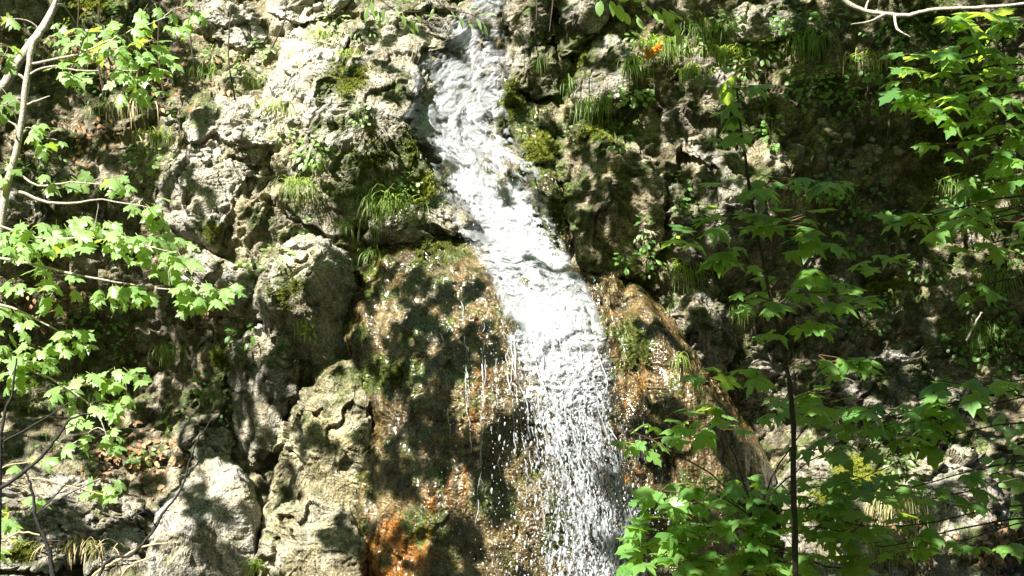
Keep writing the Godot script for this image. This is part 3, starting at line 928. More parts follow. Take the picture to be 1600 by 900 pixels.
	sapling("maple_sapling", "bushy shaded maple with dense green leaves along the lower right foreground", "maples in front of the cliff", [[1130, 2050, z], [1140, 1300, z], [1150, 1000, z], [1165, 900, z], [1180, 800, z]], 0.012, 0.004,
		[[1280, 640, 90, 22, 16], [1120, 655, 66, 22, 12], [1008, 684, 42, 24, 7], [1056, 770, 58, 24, 12], [1130, 775, 86, 26, 20], [1035, 830, 56, 34, 20], [1130, 835, 80, 50, 40], [1240, 820, 76, 50, 32], [1040, 885, 60, 24, 18], [1180, 890, 80, 24, 24], [1300, 700, 56, 16, 7], [1330, 752, 80, 22, 13], [1340, 820, 60, 36, 16], [1290, 885, 60, 24, 16]], green, 0.080, up_r, tip_r, M.bark_brown, M.bark_brown, z, 0.003, [], 0.26, 1.45)
	z = 9.2
	sapling("maple_sapling", "maple reaching in low from the right edge, half its leaves in sun", "maples in front of the cliff", [[1760, 2150, z], [1740, 1200, z], [1720, 900, z], [1700, 760, z], [1690, 600, z]], 0.014, 0.005,
		[[1385, 652, 70, 26, 16], [1450, 655, 40, 12, 7], [1440, 690, 30, 12, 5], [1530, 602, 70, 16, 12], [1485, 635, 46, 14, 6], [1420, 762, 56, 20, 9], [1490, 772, 46, 16, 5], [1488, 848, 24, 12, 3], [1572, 852, 24, 8, 2], [1542, 742, 30, 8, 3], [1400, 850, 40, 24, 6], [1430, 820, 40, 16, 3]], green, 0.080, up_r, tip_r, M.bark_brown, M.bark_brown, z, 0.003, [], 0.26, 1.45)
	z = 9.1
	sapling("maple_sapling", "leafy maple filling the upper right corner, deep green with some sun", "maples in front of the cliff", [[1820, 2150, z], [1800, 1200, z], [1760, 700, z], [1720, 400, z], [1690, 200, z], [1680, 40, z]], 0.02, 0.006,
		[[1448, 80, 40, 10, 4], [1440, 128, 42, 28, 11], [1530, 40, 60, 24, 10], [1545, 78, 54, 22, 10], [1560, 130, 50, 34, 14], [1490, 165, 60, 30, 13], [1560, 215, 40, 44, 13], [1480, 225, 40, 16, 4], [1530, 285, 50, 20, 8], [1550, 335, 58, 18, 10], [1500, 352, 66, 14, 8], [1420, 345, 34, 12, 4], [1535, 385, 46, 12, 5], [1580, 30, 20, 20, 5], [1590, 260, 14, 30, 5], [1460, 100, 30, 12, 4], [1520, 450, 30, 10, 2]], green, 0.086, up_r, tip_r, M.bark_brown, M.bark_brown, z, 0.0035, [], 0.30, 1.5)
	z = 8.6
	var small := leaf_set(ROUND, M.leaf_pale, 0.35, M.petiole_green)
	M.set_round = small
	sapling("shrub", "shrub with small rounded leaves hanging in at the right edge", "shrubs", [[1760, 2050, z], [1740, 1200, z], [1700, 900, z], [1660, 760, z], [1620, 650, z]], 0.01, 0.003,
		[[1580, 658, 24, 14, 8], [1592, 690, 22, 16, 9], [1580, 722, 26, 14, 9], [1590, 752, 22, 12, 8], [1592, 790, 16, 20, 7]], small, 0.045, Vector3(-0.1, 0.7, 0.6), Vector3(-0.35, -0.35, 0.3), M.bark_brown, M.twig_green, z, 0.002)
	# leaf sprays hanging in from above
	var narrow := leaf_set(NARROW, M.leaf_pale, 0.2, M.petiole_green)
	var oval := leaf_set(OVAL, M.leaf_pale, 0.2, M.petiole_green)
	M.set_oval = oval
	z = 1.2
	spray("spray of narrow bright leaves hanging in at the top left of the stream", [[560, -60], [585, -15], [615, 15], [655, 18]], narrow, 0.13, 40, 44, z)
	spray("thin leafy twig crossing the stream's top", [[640, -50], [690, 8], [735, 22], [762, 38]], narrow, 0.10, 24, 16, z + 0.3)
	spray("feathered leaf spray hanging in above the dark blocks", [[900, -40], [945, -5], [990, 12], [1045, 4]], oval, 0.14, 26, 22, z + 0.2)
	spray("small leafy twig near the top right of the dark blocks", [[1035, 10], [1060, 30], [1075, 45]], oval, 0.11, 18, 12, z)

func spray(label: String, pts: Array, set_: Array, size: float, spread: float, count: int, z: float) -> void:
	var line := []
	for p in pts: line.append(at(p[0], p[1], z))
	var foot: Vector3 = line[0]
	var t := thing("leaf_spray", foot, label, "branch", "leaf sprays hanging in at the top")
	part("twig", tube(line, 0.009, 0.003, M.bark_brown, 5, 0.004), t, foot)
	for k in count:
		var s := float(k) / count * (line.size() - 1)
		var i := int(s)
		var q: Vector3 = line[i].lerp(line[i + 1], s - i)
		var along: Vector3 = (line[i + 1] - line[i]).normalized()
		var side := Vector3(along.y, -along.x, 0) * (1.0 if k % 2 else -1.0)
		var o := MeshInstance3D.new()
		o.name = "leaf"
		o.mesh = set_[rng.randi() % set_.size()]
		t.add_child(o, true)
		q += side * rng.randf() * spread / PX * 0.6 + Vector3(0, 0, rng.randf_range(-0.1, 0.1))
		o.transform = Transform3D(leaf_basis(jitter(side * 0.8 + along * 0.7 + Vector3(0, -0.25, 0.2), 0.35), jitter(Vector3(0, 0.8, 0.6), 0.3), size * rng.randf_range(0.7, 1.15)), q - foot)

# ------------------------------------------------------------------ plants on the rock

func grass(u: float, v: float, width: float, length: float, count: int, label: String, hang := 0.7, mats := [0, 0, 1], lean := 0.0) -> void:
	var foot := at(u, v, surf(u, v) + 0.03)
	var t := thing("grass_tuft", foot, label, "grass", "grass tufts on the rock")
	var by := {}
	for k in count:
		var m: int = mats[rng.randi() % mats.size()]
		if not by.has(m): by[m] = SurfaceTool.new(); by[m].begin(Mesh.PRIMITIVE_TRIANGLES)
		var st: SurfaceTool = by[m]
		var p := Vector3(rng.randfn(0.0, width * 0.4) / PX, rng.randf_range(-0.04, 0.04), rng.randf_range(-0.03, 0.03))
		var L := length * rng.randf_range(0.5, 1.15)
		var dir := Vector3(rng.randf_range(-0.55, 0.55) + lean, rng.randf_range(-0.15, 0.6), rng.randf_range(0.3, 0.8)).normalized()
		var w := rng.randf_range(0.0038, 0.0068)
		var side := dir.cross(Vector3.UP).normalized() * w
		side = side.rotated(Vector3.UP, rng.randf_range(-0.7, 0.7))
		var a := p
		var n := 6
		st.set_smooth_group(0)
		for s in n:
			var b := a + dir * L / n
			dir = (dir + Vector3(0, -hang * (0.8 + 0.5 * s), 0) * 0.75).normalized()
			var wa := side * (1.0 - pow(float(s) / n, 2.0))
			var wb := side * (1.0 - pow(float(s + 1) / n, 2.0))
			st.add_vertex(a - wa); st.add_vertex(b - wb); st.add_vertex(a + wa)
			if s < n - 1:
				st.add_vertex(a + wa); st.add_vertex(b - wb); st.add_vertex(b + wb)
			a = b
	for m in by:
		by[m].generate_normals()
		var mesh: ArrayMesh = by[m].commit()
		mesh.surface_set_material(0, M.straw if m == 3 else M.grass[m])
		var o := part("blades", mesh, t)
		o.set_meta("kind", "stuff")

func herb(u: float, v: float, rx: float, ry: float, count: int, size: float, label: String, set_: Array, called := "leafy_plant") -> void:
	var foot := at(u, v + ry * 0.5, surf(u, v + ry * 0.5))
	var t := thing(called, foot, label, "plant", "leafy plants on the rock")
	var twigs := []
	for k in int(count * 1.7):
		var a := rng.randf() * TAU
		var r := sqrt(rng.randf())
		var uu := u + cos(a) * rx * r
		var vv := v + sin(a) * ry * r
		var q := at(uu, vv, surf(uu, vv) + rng.randf_range(0.07, 0.19))
		var o := MeshInstance3D.new()
		o.name = "leaf"
		o.mesh = set_[rng.randi() % set_.size()]
		t.add_child(o, true)
		o.transform = Transform3D(leaf_basis(jitter(Vector3(cos(a) * 0.7, -sin(a) * 0.4 - 0.35, 0.45), 0.4), jitter(Vector3(-0.1, 0.7, 0.7), 0.4), 0.8 * size * rng.randf_range(0.65, 1.2)), q - foot)
		if k % 3 == 0: twigs.append(tube([foot, foot.lerp(q, 0.5) + Vector3(0, 0.03, 0.04), q], 0.003, 0.0012, M.twig_green, 4, 0.0, 3))
	if twigs.size(): part("stems", join(twigs, M.twig_green), t, foot)

func moss(u: float, v: float, rx: float, ry: float, count: int, label: String, bright: float) -> void:
	var foot := at(u, v, surf(u, v))
	var t := thing("moss_patch", foot, label, "moss", "moss on the rock")
	t.set_meta("kind", "stuff")
	var spots := []
	var cols := []
	var tries := 0
	while spots.size() < count and tries < count * 5:
		tries += 1
		var a := rng.randf() * TAU
		var r := absf(rng.randfn(0.0, 0.62))
		var uu := u + cos(a) * rx * r
		var vv := v + sin(a) * ry * r
		var z := surf(uu, vv)
		var p := at(uu, vv, z)
		var k: float = nz.tint.get_noise_3dv(p * 2.0) + 0.5 * nz.spot.get_noise_3dv(p)
		if k + 0.55 - r * 0.75 < 0.0: continue
		p += Vector3(0, 0.2, 1.0) * (relief(p, 1.0) + 0.004)
		var n := jitter(Vector3(0, 0.55, 0.8), 0.45)
		var s := rng.randf_range(0.014, 0.030)
		var b := leaf_basis(n, Vector3(rng.randf_range(-1, 1), 0.3, rng.randf_range(-1, 1)), s)
		spots.append(Transform3D(b, p - foot))
		var c := Color(0.045, 0.060, 0.010).lerp(Color(0.215, 0.245, 0.022), clampf(bright + 0.1 + rng.randf_range(-0.3, 0.3), 0.0, 1.0))
		cols.append(c)
	var o := scatter("moss_shoots", M.moss_mesh, spots, t, cols)
	o.set_meta("kind", "stuff")

func moss_tuft() -> ArrayMesh:
	var st := SurfaceTool.new()
	st.begin(Mesh.PRIMITIVE_TRIANGLES)
	st.set_smooth_group(-1)
	for k in 7:
		var a := TAU * k / 7.0
		var d := Vector3(cos(a), 0.9 + 0.5 * (k % 3), sin(a)) * 0.8
		var side := Vector3(-sin(a), 0, cos(a)) * 0.22
		st.add_vertex(-side); st.add_vertex(d); st.add_vertex(side)
	st.generate_normals()
	var m := st.commit()
	m.surface_set_material(0, M.moss)
	return m

func build_small_plants() -> void:
	M.moss_mesh = moss_tuft()
	for g in [
		[612, 318, 40, 0.62, 120, "long grass tuft hanging from the ridge towards the wet slab", 0.55, [0, 0, 1, 1, 2]],
		[582, 396, 22, 0.22, 50, "fresh green tuft at the lower end of the hanging grass", 0.5, [1, 1, 0]],
		[468, 288, 30, 0.40, 80, "grass tuft hanging in the dark hollow below the leafy plant", 0.6, [0, 1, 2]],
		[540, 352, 14, 0.28, 26, "small grass tuft above the pale pointed boulder", 0.6, [1, 0]],
		[926, 162, 34, 0.42, 90, "grass tuft hanging under the grey boulder with sunlit top", 0.7, [0, 0, 1]],
		[1068, 418, 34, 0.40, 80, "bright grass tuft on the boulder right of the slab", 0.7, [1, 1, 0]],
		[1035, 70, 50, 0.55, 120, "long grass beside the orange dry flower cluster", 0.6, [0, 0, 2]],
		[1110, 45, 50, 0.45, 100, "grass at the top right above the crumbly face", 0.6, [0, 0, 1]],
		[1140, 82, 50, 0.35, 90, "grass hanging below the sunlit ledge", 0.7, [0, 1, 2]],
		[1260, 62, 46, 0.50, 110, "grass hanging right of the sunlit ledge", 0.7, [0, 0, 1]],
		[1360, 90, 60, 0.40, 90, "dry grass strands hanging in the dark wall top right", 0.8, [0, 2, 3]],
		[1395, 770, 40, 0.60, 150, "pale dry grass falling over the boulder with bright moss", 0.6, [3, 2, 1]],
		[1385, 845, 40, 0.45, 90, "fresh arching grass below the pale dry grass", 0.45, [1, 0, 0]],
		[1500, 285, 60, 0.40, 90, "grass on the mossy wall at the right", 0.6, [0, 1]],
		[1560, 430, 50, 0.45, 110, "thick grass at the right edge halfway down", 0.6, [0, 1, 2]],
		[1530, 510, 50, 0.40, 90, "grass among the green wall plants at the right", 0.6, [0, 0, 1]],
		[430, 165, 40, 0.26, 60, "thin grass on the white limestone slab", 0.5, [1, 2]],
		[395, 128, 26, 0.22, 40, "grass at the left edge of the white slab", 0.5, [1, 0]],
		[540, 85, 30, 0.22, 40, "grass beside the top of the rock ridge", 0.5, [1, 2]],
		[270, 545, 36, 0.34, 60, "dark grass in the hollow below the maple tiers", 0.8, [0, 0]],
		[90, 545, 40, 0.40, 60, "thin grass hanging behind the left maple", 0.8, [0, 2]],
		[470, 505, 20, 0.30, 26, "few blades on the side of the pale pointed boulder", 0.6, [0, 1]],
		[838, 95, 18, 0.26, 30, "few hanging blades on the small dark boulder", 0.9, [0, 1]],
		[885, 130, 16, 0.30, 34, "blades left of the grey boulder with sunlit top", 0.8, [0, 1]],
		[1160, 480, 30, 0.30, 40, "dark blades behind the thin sapling", 0.8, [0]],
		[1290, 300, 50, 0.30, 50, "short blades on the dark wall behind the sapling", 0.8, [0]],
		[1060, 560, 14, 0.26, 24, "green blades at the right rim of the slab", 0.6, [1, 0]],
		[130, 850, 60, 0.34, 70, "dry straw tuft on the rubbly bank", 0.35, [3, 3, 2]],
		[60, 800, 40, 0.24, 40, "short green blades on the rubbly bank", 0.4, [1, 0]],
		[400, 880, 20, 0.30, 30, "grass in the crack between the two whitish boulders", 0.5, [0, 1]],
		[1450, 140, 60, 0.42, 90, "grass on the mossy wall behind the upper right maple", 0.7, [0, 0, 1]],
		[1085, 110, 40, 0.34, 80, "grass on top of the crumbly face by the sapling's tip", 0.7, [0, 1, 2]],
		[990, 100, 26, 0.36, 60, "grass between the sunlit-topped boulder and the orange flower", 0.7, [0, 1]],
		[1580, 300, 30, 0.40, 60, "grass behind the maple at the right edge", 0.7, [0, 1]],
		[120, 95, 60, 0.34, 80, "grass between the brown shoots at the upper left", 0.6, [0, 1, 2]],
		[320, 110, 40, 0.30, 60, "grass below the grey slanting rock", 0.6, [1, 0]],
		[250, 210, 50, 0.34, 60, "grass left of the white broken rock", 0.7, [0, 2]],
		[505, 55, 30, 0.26, 50, "bright grass at the right rim of the white slab", 0.5, [1, 1]],
		[120, 620, 40, 0.34, 50, "dark grass behind the hanging maple leaves", 0.8, [0, 0]],
		[190, 165, 60, 0.40, 60, "rusty dry grass in the dark hollow at upper left", 0.8, [3, 2]],
	]: grass(g[0], g[1], g[2], g[3], g[4], g[5], g[6], g[7])
	var ov := leaf_set(OVAL, M.leaf, 0.3, M.twig_green)
	var rd := leaf_set(ROUND, M.leaf, 0.3, M.twig_green)
	var ovp: Array = M.set_oval
	var rdp: Array = M.set_round
	for h in [
		[484, 236, 26, 28, 34, 0.085, "bright leafy plant above the dark hollow left of the ridge", ovp],
		[984, 148, 34, 18, 30, 0.075, "trailing plant with round leaves below the grey sunlit-topped boulder", rdp],
		[962, 212, 34, 24, 18, 0.07, "creeping round-leaved plant lower down beside the hanging grass", rd],
		[1006, 362, 18, 26, 14, 0.08, "small plant on the brown grey face right of the cascade", ov],
		[975, 408, 18, 18, 12, 0.075, "small plant at the slab's upper right end", ov],
		[1012, 410, 16, 22, 10, 0.085, "pointed-leaved plant in the cleft right of the slab", ov],
		[378, 518, 22, 20, 8, 0.11, "plant with long leaves at the top of the grey cracked block", ov],
		[487, 518, 12, 14, 7, 0.08, "tiny plant on the side of the pale pointed boulder", ovp],
		[312, 602, 22, 28, 14, 0.085, "dark leafy plant in the hollow left of the grey block", ov],
		[276, 652, 20, 34, 26, 0.05, "dark trailing plant with tiny leaves above the rounded boulder", rd],
		[222, 712, 22, 16, 16, 0.07, "tuft of narrow leaves in the brown hollow", ov],
		[432, 396, 26, 16, 20, 0.07, "leafy clump in the gap left of the pale pointed boulder", ovp],
		[396, 412, 22, 12, 14, 0.065, "low leafy clump beside the pale ledge", rdp],
		[468, 352, 14, 22, 10, 0.07, "few leaves above the tip of the pale pointed boulder", rdp],
		[640, 286, 18, 20, 26, 0.05, "bright yellow-green mossy plant on the ridge foot", rdp],
		[410, 74, 22, 16, 16, 0.07, "plant on the upper left of the white slab", ovp],
		[200, 545, 24, 26, 18, 0.07, "dark plant hanging in the left hollow", ov],
		[1195, 78, 30, 20, 20, 0.085, "plant hanging below the sunlit ledge", ovp],
		[1085, 62, 30, 20, 18, 0.085, "leafy plant left of the sunlit ledge", ov],
		[1000, 62, 30, 20, 16, 0.075, "leafy plant behind the orange dry flower cluster", ov],
		[1330, 388, 16, 28, 16, 0.07, "plant climbing the dark wall behind the sapling's leaves", rd],
		[1395, 470, 16, 20, 10, 0.07, "small plant at the right of the dark wall", ovp],
		[1205, 205, 16, 30, 16, 0.07, "creeper on the dark wall beside the sapling tip", rd],
		[1545, 470, 50, 30, 40, 0.08, "green wall plant mass at the right edge", ov],
		[1565, 540, 46, 40, 44, 0.075, "lower green wall plant mass at the right edge", rd],
		[1580, 400, 26, 30, 20, 0.08, "green wall plant above the thick right-edge grass", ov],
		[1300, 130, 46, 30, 24, 0.07, "dark leafy plant on the upper right wall", ov],
		[1380, 100, 50, 34, 30, 0.07, "dark plant below the bright bare branch", rd],
		[1400, 40, 60, 26, 30, 0.075, "plant behind the bright bare branch", ov],
		[1290, 20, 50, 22, 24, 0.08, "plant at the top left of the bright bare branch", ov],
		[1590, 590, 20, 34, 14, 0.07, "plant at the right edge above the small rounded leaves", ov],
		[1405, 720, 26, 18, 22, 0.075, "sunlit plant on the boulder with bright moss", ovp],
		[1050, 470, 12, 14, 6, 0.06, "tiny plant above the rough boulder right of the slab", ov],
		[1240, 30, 40, 20, 26, 0.09, "leafy plant just right of the sunlit ledge", ov],
		[1340, 150, 50, 30, 34, 0.085, "plant in the middle of the upper right wall", ov],
		[1450, 60, 60, 30, 40, 0.09, "broad green plant behind the long bare branch", ov],
		[1140, 30, 26, 20, 20, 0.085, "bright plant at the left end of the sunlit ledge", ovp],
		[1165, 105, 26, 18, 16, 0.08, "small bright plant behind the sapling's tip", ovp],
		[1510, 300, 40, 30, 26, 0.08, "wall plant behind the upper right maple's lower leaves", ov],
		[1450, 420, 40, 26, 20, 0.08, "wall plant left of the green wall plant mass", ov],
		[1500, 540, 34, 26, 22, 0.075, "wall plant above the dark shaded rock", rd],
		[90, 60, 50, 36, 40, 0.075, "leafy undergrowth behind the pale leaning stem", ov],
		[200, 20, 50, 22, 34, 0.075, "leafy undergrowth along the top left edge", ov],
		[170, 130, 60, 30, 36, 0.07, "shaded undergrowth above the rusty dry grass", ov],
		[290, 175, 30, 26, 22, 0.06, "small leafy plant left of the white broken rock", ov],
		[385, 105, 24, 22, 22, 0.065, "bright plant at the foot of the white slab's left side", ovp],
		[440, 205, 22, 16, 16, 0.06, "small bright plant under the white slab", ovp],
		[520, 30, 24, 18, 20, 0.065, "sunlit leaves at the top right of the white slab", ovp],
		[60, 250, 40, 40, 30, 0.065, "shaded leaves beside the left maple's stem", ov],
		[230, 250, 40, 30, 22, 0.06, "dark creeping leaves above the big pale boulder", rd],
		[150, 500, 50, 30, 26, 0.065, "dark creeping leaves in the hollow under the maple tiers", rd],
		[60, 610, 50, 34, 30, 0.07, "dark leaves low in the hollow at the left edge", ov],
		[330, 620, 30, 40, 22, 0.06, "creeping leaves beside the grey cracked block", rd],
		[1330, 300, 60, 50, 50, 0.065, "dark creeper spread over the right wall", rd],
		[1260, 130, 40, 40, 36, 0.07, "creeper right of the sapling's tip", rd],
		[1450, 330, 50, 40, 40, 0.07, "dark leaves under the upper right maple", ov],
		[1350, 500, 40, 26, 22, 0.06, "small dark leaves between sapling and dark shaded rock", rd],
		[1510, 690, 40, 20, 22, 0.06, "leaves on top of the rough grey boulder", ov],
		[900, 200, 20, 34, 22, 0.05, "small leaves on the mossy bank", rdp],
		[1060, 300, 20, 40, 20, 0.06, "creeper on the crumbly grey rock", rd],
		[240, 100, 50, 30, 24, 0.065, "shaded leaves behind the top left maple", ov],
		[330, 85, 30, 22, 14, 0.07, "leaves below the grey slanting rock", ovp],
		[350, 120, 24, 20, 10, 0.06, "small leaves above the white broken rock", ov],
		[130, 720, 20, 14, 8, 0.06, "small plant at the edge of the brown hollow", ov],
		[75, 690, 18, 18, 8, 0.06, "small shaded plant left of the brown hollow", ov],
		[560, 180, 20, 20, 14, 0.05, "yellowish creeping plant on the ridge's dark face", rdp],
		[575, 45, 30, 16, 14, 0.06, "leaves at the top of the rock ridge", ovp],
	]: herb(h[0], h[1], h[2], h[3], h[4], h[5], h[6], h[7])
	for m in [
		[548, 125, 42, 34, 900, "yellow green moss on the shoulder of the ridge", 0.55], [648, 225, 24, 48, 700, "moss strip down the ridge beside the water", 0.35], [662, 292, 40, 34, 900, "bright moss at the foot of the ridge", 0.8],
		[602, 588, 54, 30, 1300, "dark green moss cushion on the slab's left shoulder", 0.12], [800, 165, 26, 50, 1100, "olive moss on the stream's right bank", 0.45], [846, 240, 30, 44, 1200, "yellow green moss cushion on the right bank", 0.6],
		[866, 335, 26, 50, 900, "dark moss at the lower right bank", 0.2], [912, 85, 14, 30, 400, "moss on the left edge of the sunlit-topped boulder", 0.5], [938, 208, 36, 22, 700, "yellow moss under the hanging grass", 0.75],
		[1352, 742, 54, 46, 1900, "bright yellow green moss on the lower right boulder", 0.9], [1296, 785, 44, 32, 1000, "olive moss below the bright moss", 0.55], [150, 8, 54, 22, 900, "yellow moss at the top left", 0.85],
		[450, 455, 28, 32, 700, "brown green moss on the pale pointed boulder", 0.45], [330, 366, 22, 20, 400, "moss under the big pale boulder", 0.4], [345, 560, 22, 24, 400, "moss in the left hollow", 0.5],
		[1520, 205, 42, 30, 900, "bright moss on the right wall behind the maple", 0.8], [1470, 220, 80, 70, 1500, "dark moss covering the right wall", 0.12], [995, 545, 20, 44, 900, "dark green moss strip right of the fall", 0.08],
		[690, 388, 54, 28, 700, "thin moss on the slab's upper edge", 0.25], [1450, 30, 80, 40, 1300, "moss behind the bright bare branch", 0.3], [1382, 446, 42, 14, 500, "moss line on the right wall", 0.6], [30, 862, 30, 20, 400, "moss at the lower left corner", 0.5],
		[870, 820, 30, 70, 600, "green moss behind the lower fall", 0.15], [590, 250, 50, 60, 700, "brown green moss on the ridge's dark face", 0.25],
	]: moss(m[0], m[1], m[2], m[3], m[4], m[5], m[6])

# ------------------------------------------------------------------ bare branches, stones, litter

func branch(label: String, trunk: Array, twigs: Array, r0: float, r1: float, mat: Material, called := "bare_branch", wob := 0.003) -> void:
	var pts := []
	for p in trunk: pts.append(at(p[0], p[1], p[2]))
	var foot: Vector3 = pts[0]
	var t := thing(called, foot, label, "branch", "bare branches")
	part("stem", tube(pts, r0, r1, mat, 7, wob, 5), t, foot)
	for tw in twigs:
		var q := []
		for p in tw: q.append(at(p[0], p[1], p[2]))
		part("twig", tube(q, r1 * 1.1, r1 * 0.4, mat, 5, wob * 0.6, 4), t, foot)

func build_debris() -> void:
	var z := 9.0
	branch("dark bare branch rising in front of the rounded boulder at lower left", [[40, 1250, z], [150, 910, z], [205, 868, z], [235, 835, z], [258, 798, z], [285, 760, z], [298, 715, z], [312, 682, z], [334, 652, z]], [[[243, 822, z], [228, 800, z + 0.1], [212, 806, z + 0.1]], [[298, 716, z], [290, 706, z + 0.05]], [[298, 716, z], [310, 712, z - 0.05]], [[258, 798, z], [270, 795, z]]], 0.0065, 0.0022, M.bark_dark)
	branch("dark bare twig standing in the lower left corner", [[120, 1250, z], [84, 905, z], [72, 850, z], [56, 810, z], [50, 770, z], [44, 745, z], [25, 725, z]], [[[72, 845, z], [98, 846, z], [86, 850, z]], [[55, 805, z], [110, 770, z], [175, 742, z]], [[60, 800, z], [100, 760, z], [138, 728, z]], [[54, 800, z], [38, 800, z]], [[66, 830, z], [76, 870, z]]], 0.010, 0.003, M.bark_dark)
	branch("thin dark branch sweeping up behind the left maple leaves", [[-60, 790, z], [0, 762, z], [50, 728, z], [85, 690, z], [110, 655, z], [145, 646, z]], [[[85, 690, z], [98, 672, z], [120, 662, z]]], 0.009, 0.003, M.bark_dark)
	branch("thin dark upright stem at the left edge", [[-10, 1250, z], [0, 760, z], [4, 660, z], [20, 610, z], [26, 560, z]], [[[6, 690, z], [60, 660, z], [110, 628, z], [128, 620, z]]], 0.008, 0.003, M.bark_dark)
	var zt := 8.6
	branch("long bare branch crossing the top right corner, its left end bleached by sun", [[1290, -30, zt], [1318, 0, zt], [1350, 16, zt], [1384, 22, zt], [1420, 24, zt], [1450, 16, zt], [1500, 13, zt], [1570, 9, zt], [1680, -4, zt]], [[[1384, 22, zt], [1358, 34, zt + 0.1], [1330, 38, zt + 0.15]], [[1398, 24, zt], [1402, 45, zt + 0.1], [1422, 58, zt + 0.1]], [[1352, 16, zt], [1358, -4, zt]]], 0.010, 0.006, M.bark_pale, "bare_branch", 0.0015)
	var zl := 6.6
	branch("thick pale leaning stem behind the top left maple", [[-220, 900, zl], [-60, 260, zl], [10, 128, zl], [45, 75, zl], [75, 32, zl], [110, -40, zl]], [], 0.034, 0.018, M.bark_pale, "leaning_tree")
	var zs := 8.4
	branch("pale dry stalk curving at the bottom left", [[60, 1000, zs], [140, 905, zs], [180, 878, zs], [220, 856, zs], [262, 848, zs]], [], 0.006, 0.003, M.straw, "dry_stalk")
	branch("second pale dry stalk curving below the first", [[120, 1000, zs], [190, 900, zs], [215, 878, zs], [252, 865, zs]], [], 0.005, 0.003, M.straw, "dry_stalk")
	branch("pale dry stalk entering from the left edge near the bottom", [[-40, 850, zs], [0, 846, zs], [30, 832, zs], [62, 836, zs]], [], 0.005, 0.003, M.straw, "dry_stalk")
	branch("straight pale twig caught on the dark rock at the right", [[1510, 532, 0.2], [1524, 505, 0.25], [1534, 488, 0.3]], [], 0.011, 0.009, M.bark_pale, "dry_stalk")
	branch("thin hanging root over the dark hollow at upper left", [[216, 105, -0.9], [208, 170, -0.8], [212, 200, -0.75], [222, 220, -0.7]], [], 0.010, 0.006, M.straw, "hanging_root")
	branch("thin hanging root on the dark upright block", [[840, -20, -1.2], [838, 30, -1.2], [838, 76, -1.2]], [], 0.008, 0.006, M.bark_brown, "hanging_root")
	branch("thin hanging root in the crack of the dark blocks", [[866, -20, -1.2], [862, 20, -1.2], [858, 50, -1.2]], [], 0.008, 0.006, M.bark_brown, "hanging_root")
	branch("thin dead stem on the dark wall at the upper right", [[1392, 165, -0.2], [1388, 205, -0.2], [1381, 245, -0.2]], [], 0.012, 0.008, M.bark_brown, "dead_stem")
	branch("thin bare shoot rising over the white slope at the top", [[425, 75, -1.0], [445, 30, -1.0], [447, -20, -1.0]], [], 0.010, 0.007, M.bark_brown, "dead_stem")
	for p in [[120, 28], [150, 60], [245, 62], [295, 30], [355, 66]]:
		branch(["thin brown shoot behind the top left maple", "brown shoot in the dark hollow behind the pale stem", "dark shoot below the lit maple leaves at the top", "brown shoot left of the grey slanting rock", "twig hanging below the grey slanting rock"][[120, 150, 245, 295, 355].find(p[0])], [[p[0] + 12, p[1] + 90, -0.6], [p[0] + 2, p[1] + 20, -0.6], [p[0] + 6, p[1] - 60, -0.6]], [], 0.010, 0.006, M.bark_brown, "dead_stem")
	# the dry flower cluster
	var fz := -0.35
	var foot := at(1022, 108, fz)
	var t := thing("dry_flower", foot, "dry orange flower cluster beside the long grass at the top", "flower")
	part("stalk", tube([at(1026, 100, fz), at(1022, 86, fz + 0.05), at(1030, 60, fz + 0.05)], 0.006, 0.004, M.straw, 5), t, foot)
	for c in [[1010, 80], [1020, 82], [1030, 76], [1014, 88], [1031, 70], [1024, 76]]:
		var st := SurfaceTool.new()
		st.begin(Mesh.PRIMITIVE_TRIANGLES)
		st.set_smooth_group(-1)
		for k in 40:
			var d := Vector3(rng.randfn(), rng.randfn(), rng.randfn()).normalized() * 0.045
			var s := d.cross(Vector3(0.3, 0.5, 0.8)).normalized() * 0.012
			st.add_vertex(-s + d * 0.2); st.add_vertex(d); st.add_vertex(s + d * 0.2)
		st.generate_normals()
		var m := st.commit()
		m.surface_set_material(0, M.yellow)
		var o := part("flower_head", m, t, foot)
		o.position = at(c[0], c[1], fz + 0.08) - foot
	# loose stones on the pale slope and on the bank
	var shapes := []
	for k in 5: shapes.append(stone(k))
	var fields := [[345, 235, 90, 55, 46, "white stone in the rubble of the upper left slope", "rubble of the upper left slope"], [120, 830, 130, 50, 44, "pale stone in the rubble of the lower left bank", "rubble of the lower left bank"], [300, 500, 80, 34, 26, "pale stone lodged below the maple tiers", "stones below the maple tiers"], [480, 200, 50, 40, 14, "white stone beside the ridge's dark face", "stones beside the ridge"], [1330, 240, 90, 90, 24, "grey stone stuck in the dark right wall", "stones in the dark wall"], [1260, 470, 100, 60, 22, "grey stone in the crumbly wall behind the sapling", "stones behind the sapling"]]
	for f in fields:
		for k in f[4]:
			var u: float = f[0] + rng.randfn(0, f[2] * 0.5)
			var v: float = f[1] + rng.randfn(0, f[3] * 0.5)
			var o := MeshInstance3D.new()
			o.name = numbered("stone")
			o.mesh = shapes[rng.randi() % 5]
			add_child(o)
			var s := rng.randf_range(0.03, 0.085)
			var p := at(u, v, surf(u, v))
			p += Vector3(0, 0.2, 1) * (relief(p, 1.1) + s * 0.15)
			o.transform = Transform3D(Basis.from_euler(Vector3(rng.randf() * TAU, rng.randf() * TAU, rng.randf() * TAU)).scaled(Vector3(s, s * 0.8, s)), p)
			tag(o, f[5], "stone", f[6])
	# brown leaf litter
	var litter := MeshInstance3D.new()
	var flat := leaf_mesh(OVAL, 0.8, 0.3, 0.0, M.litter, null)
	var spots := []
	var cols := []
	var lt := thing("leaf_litter", at(200, 700, 0), "brown dead leaves lying in the hollow and on ledges", "leaf litter")
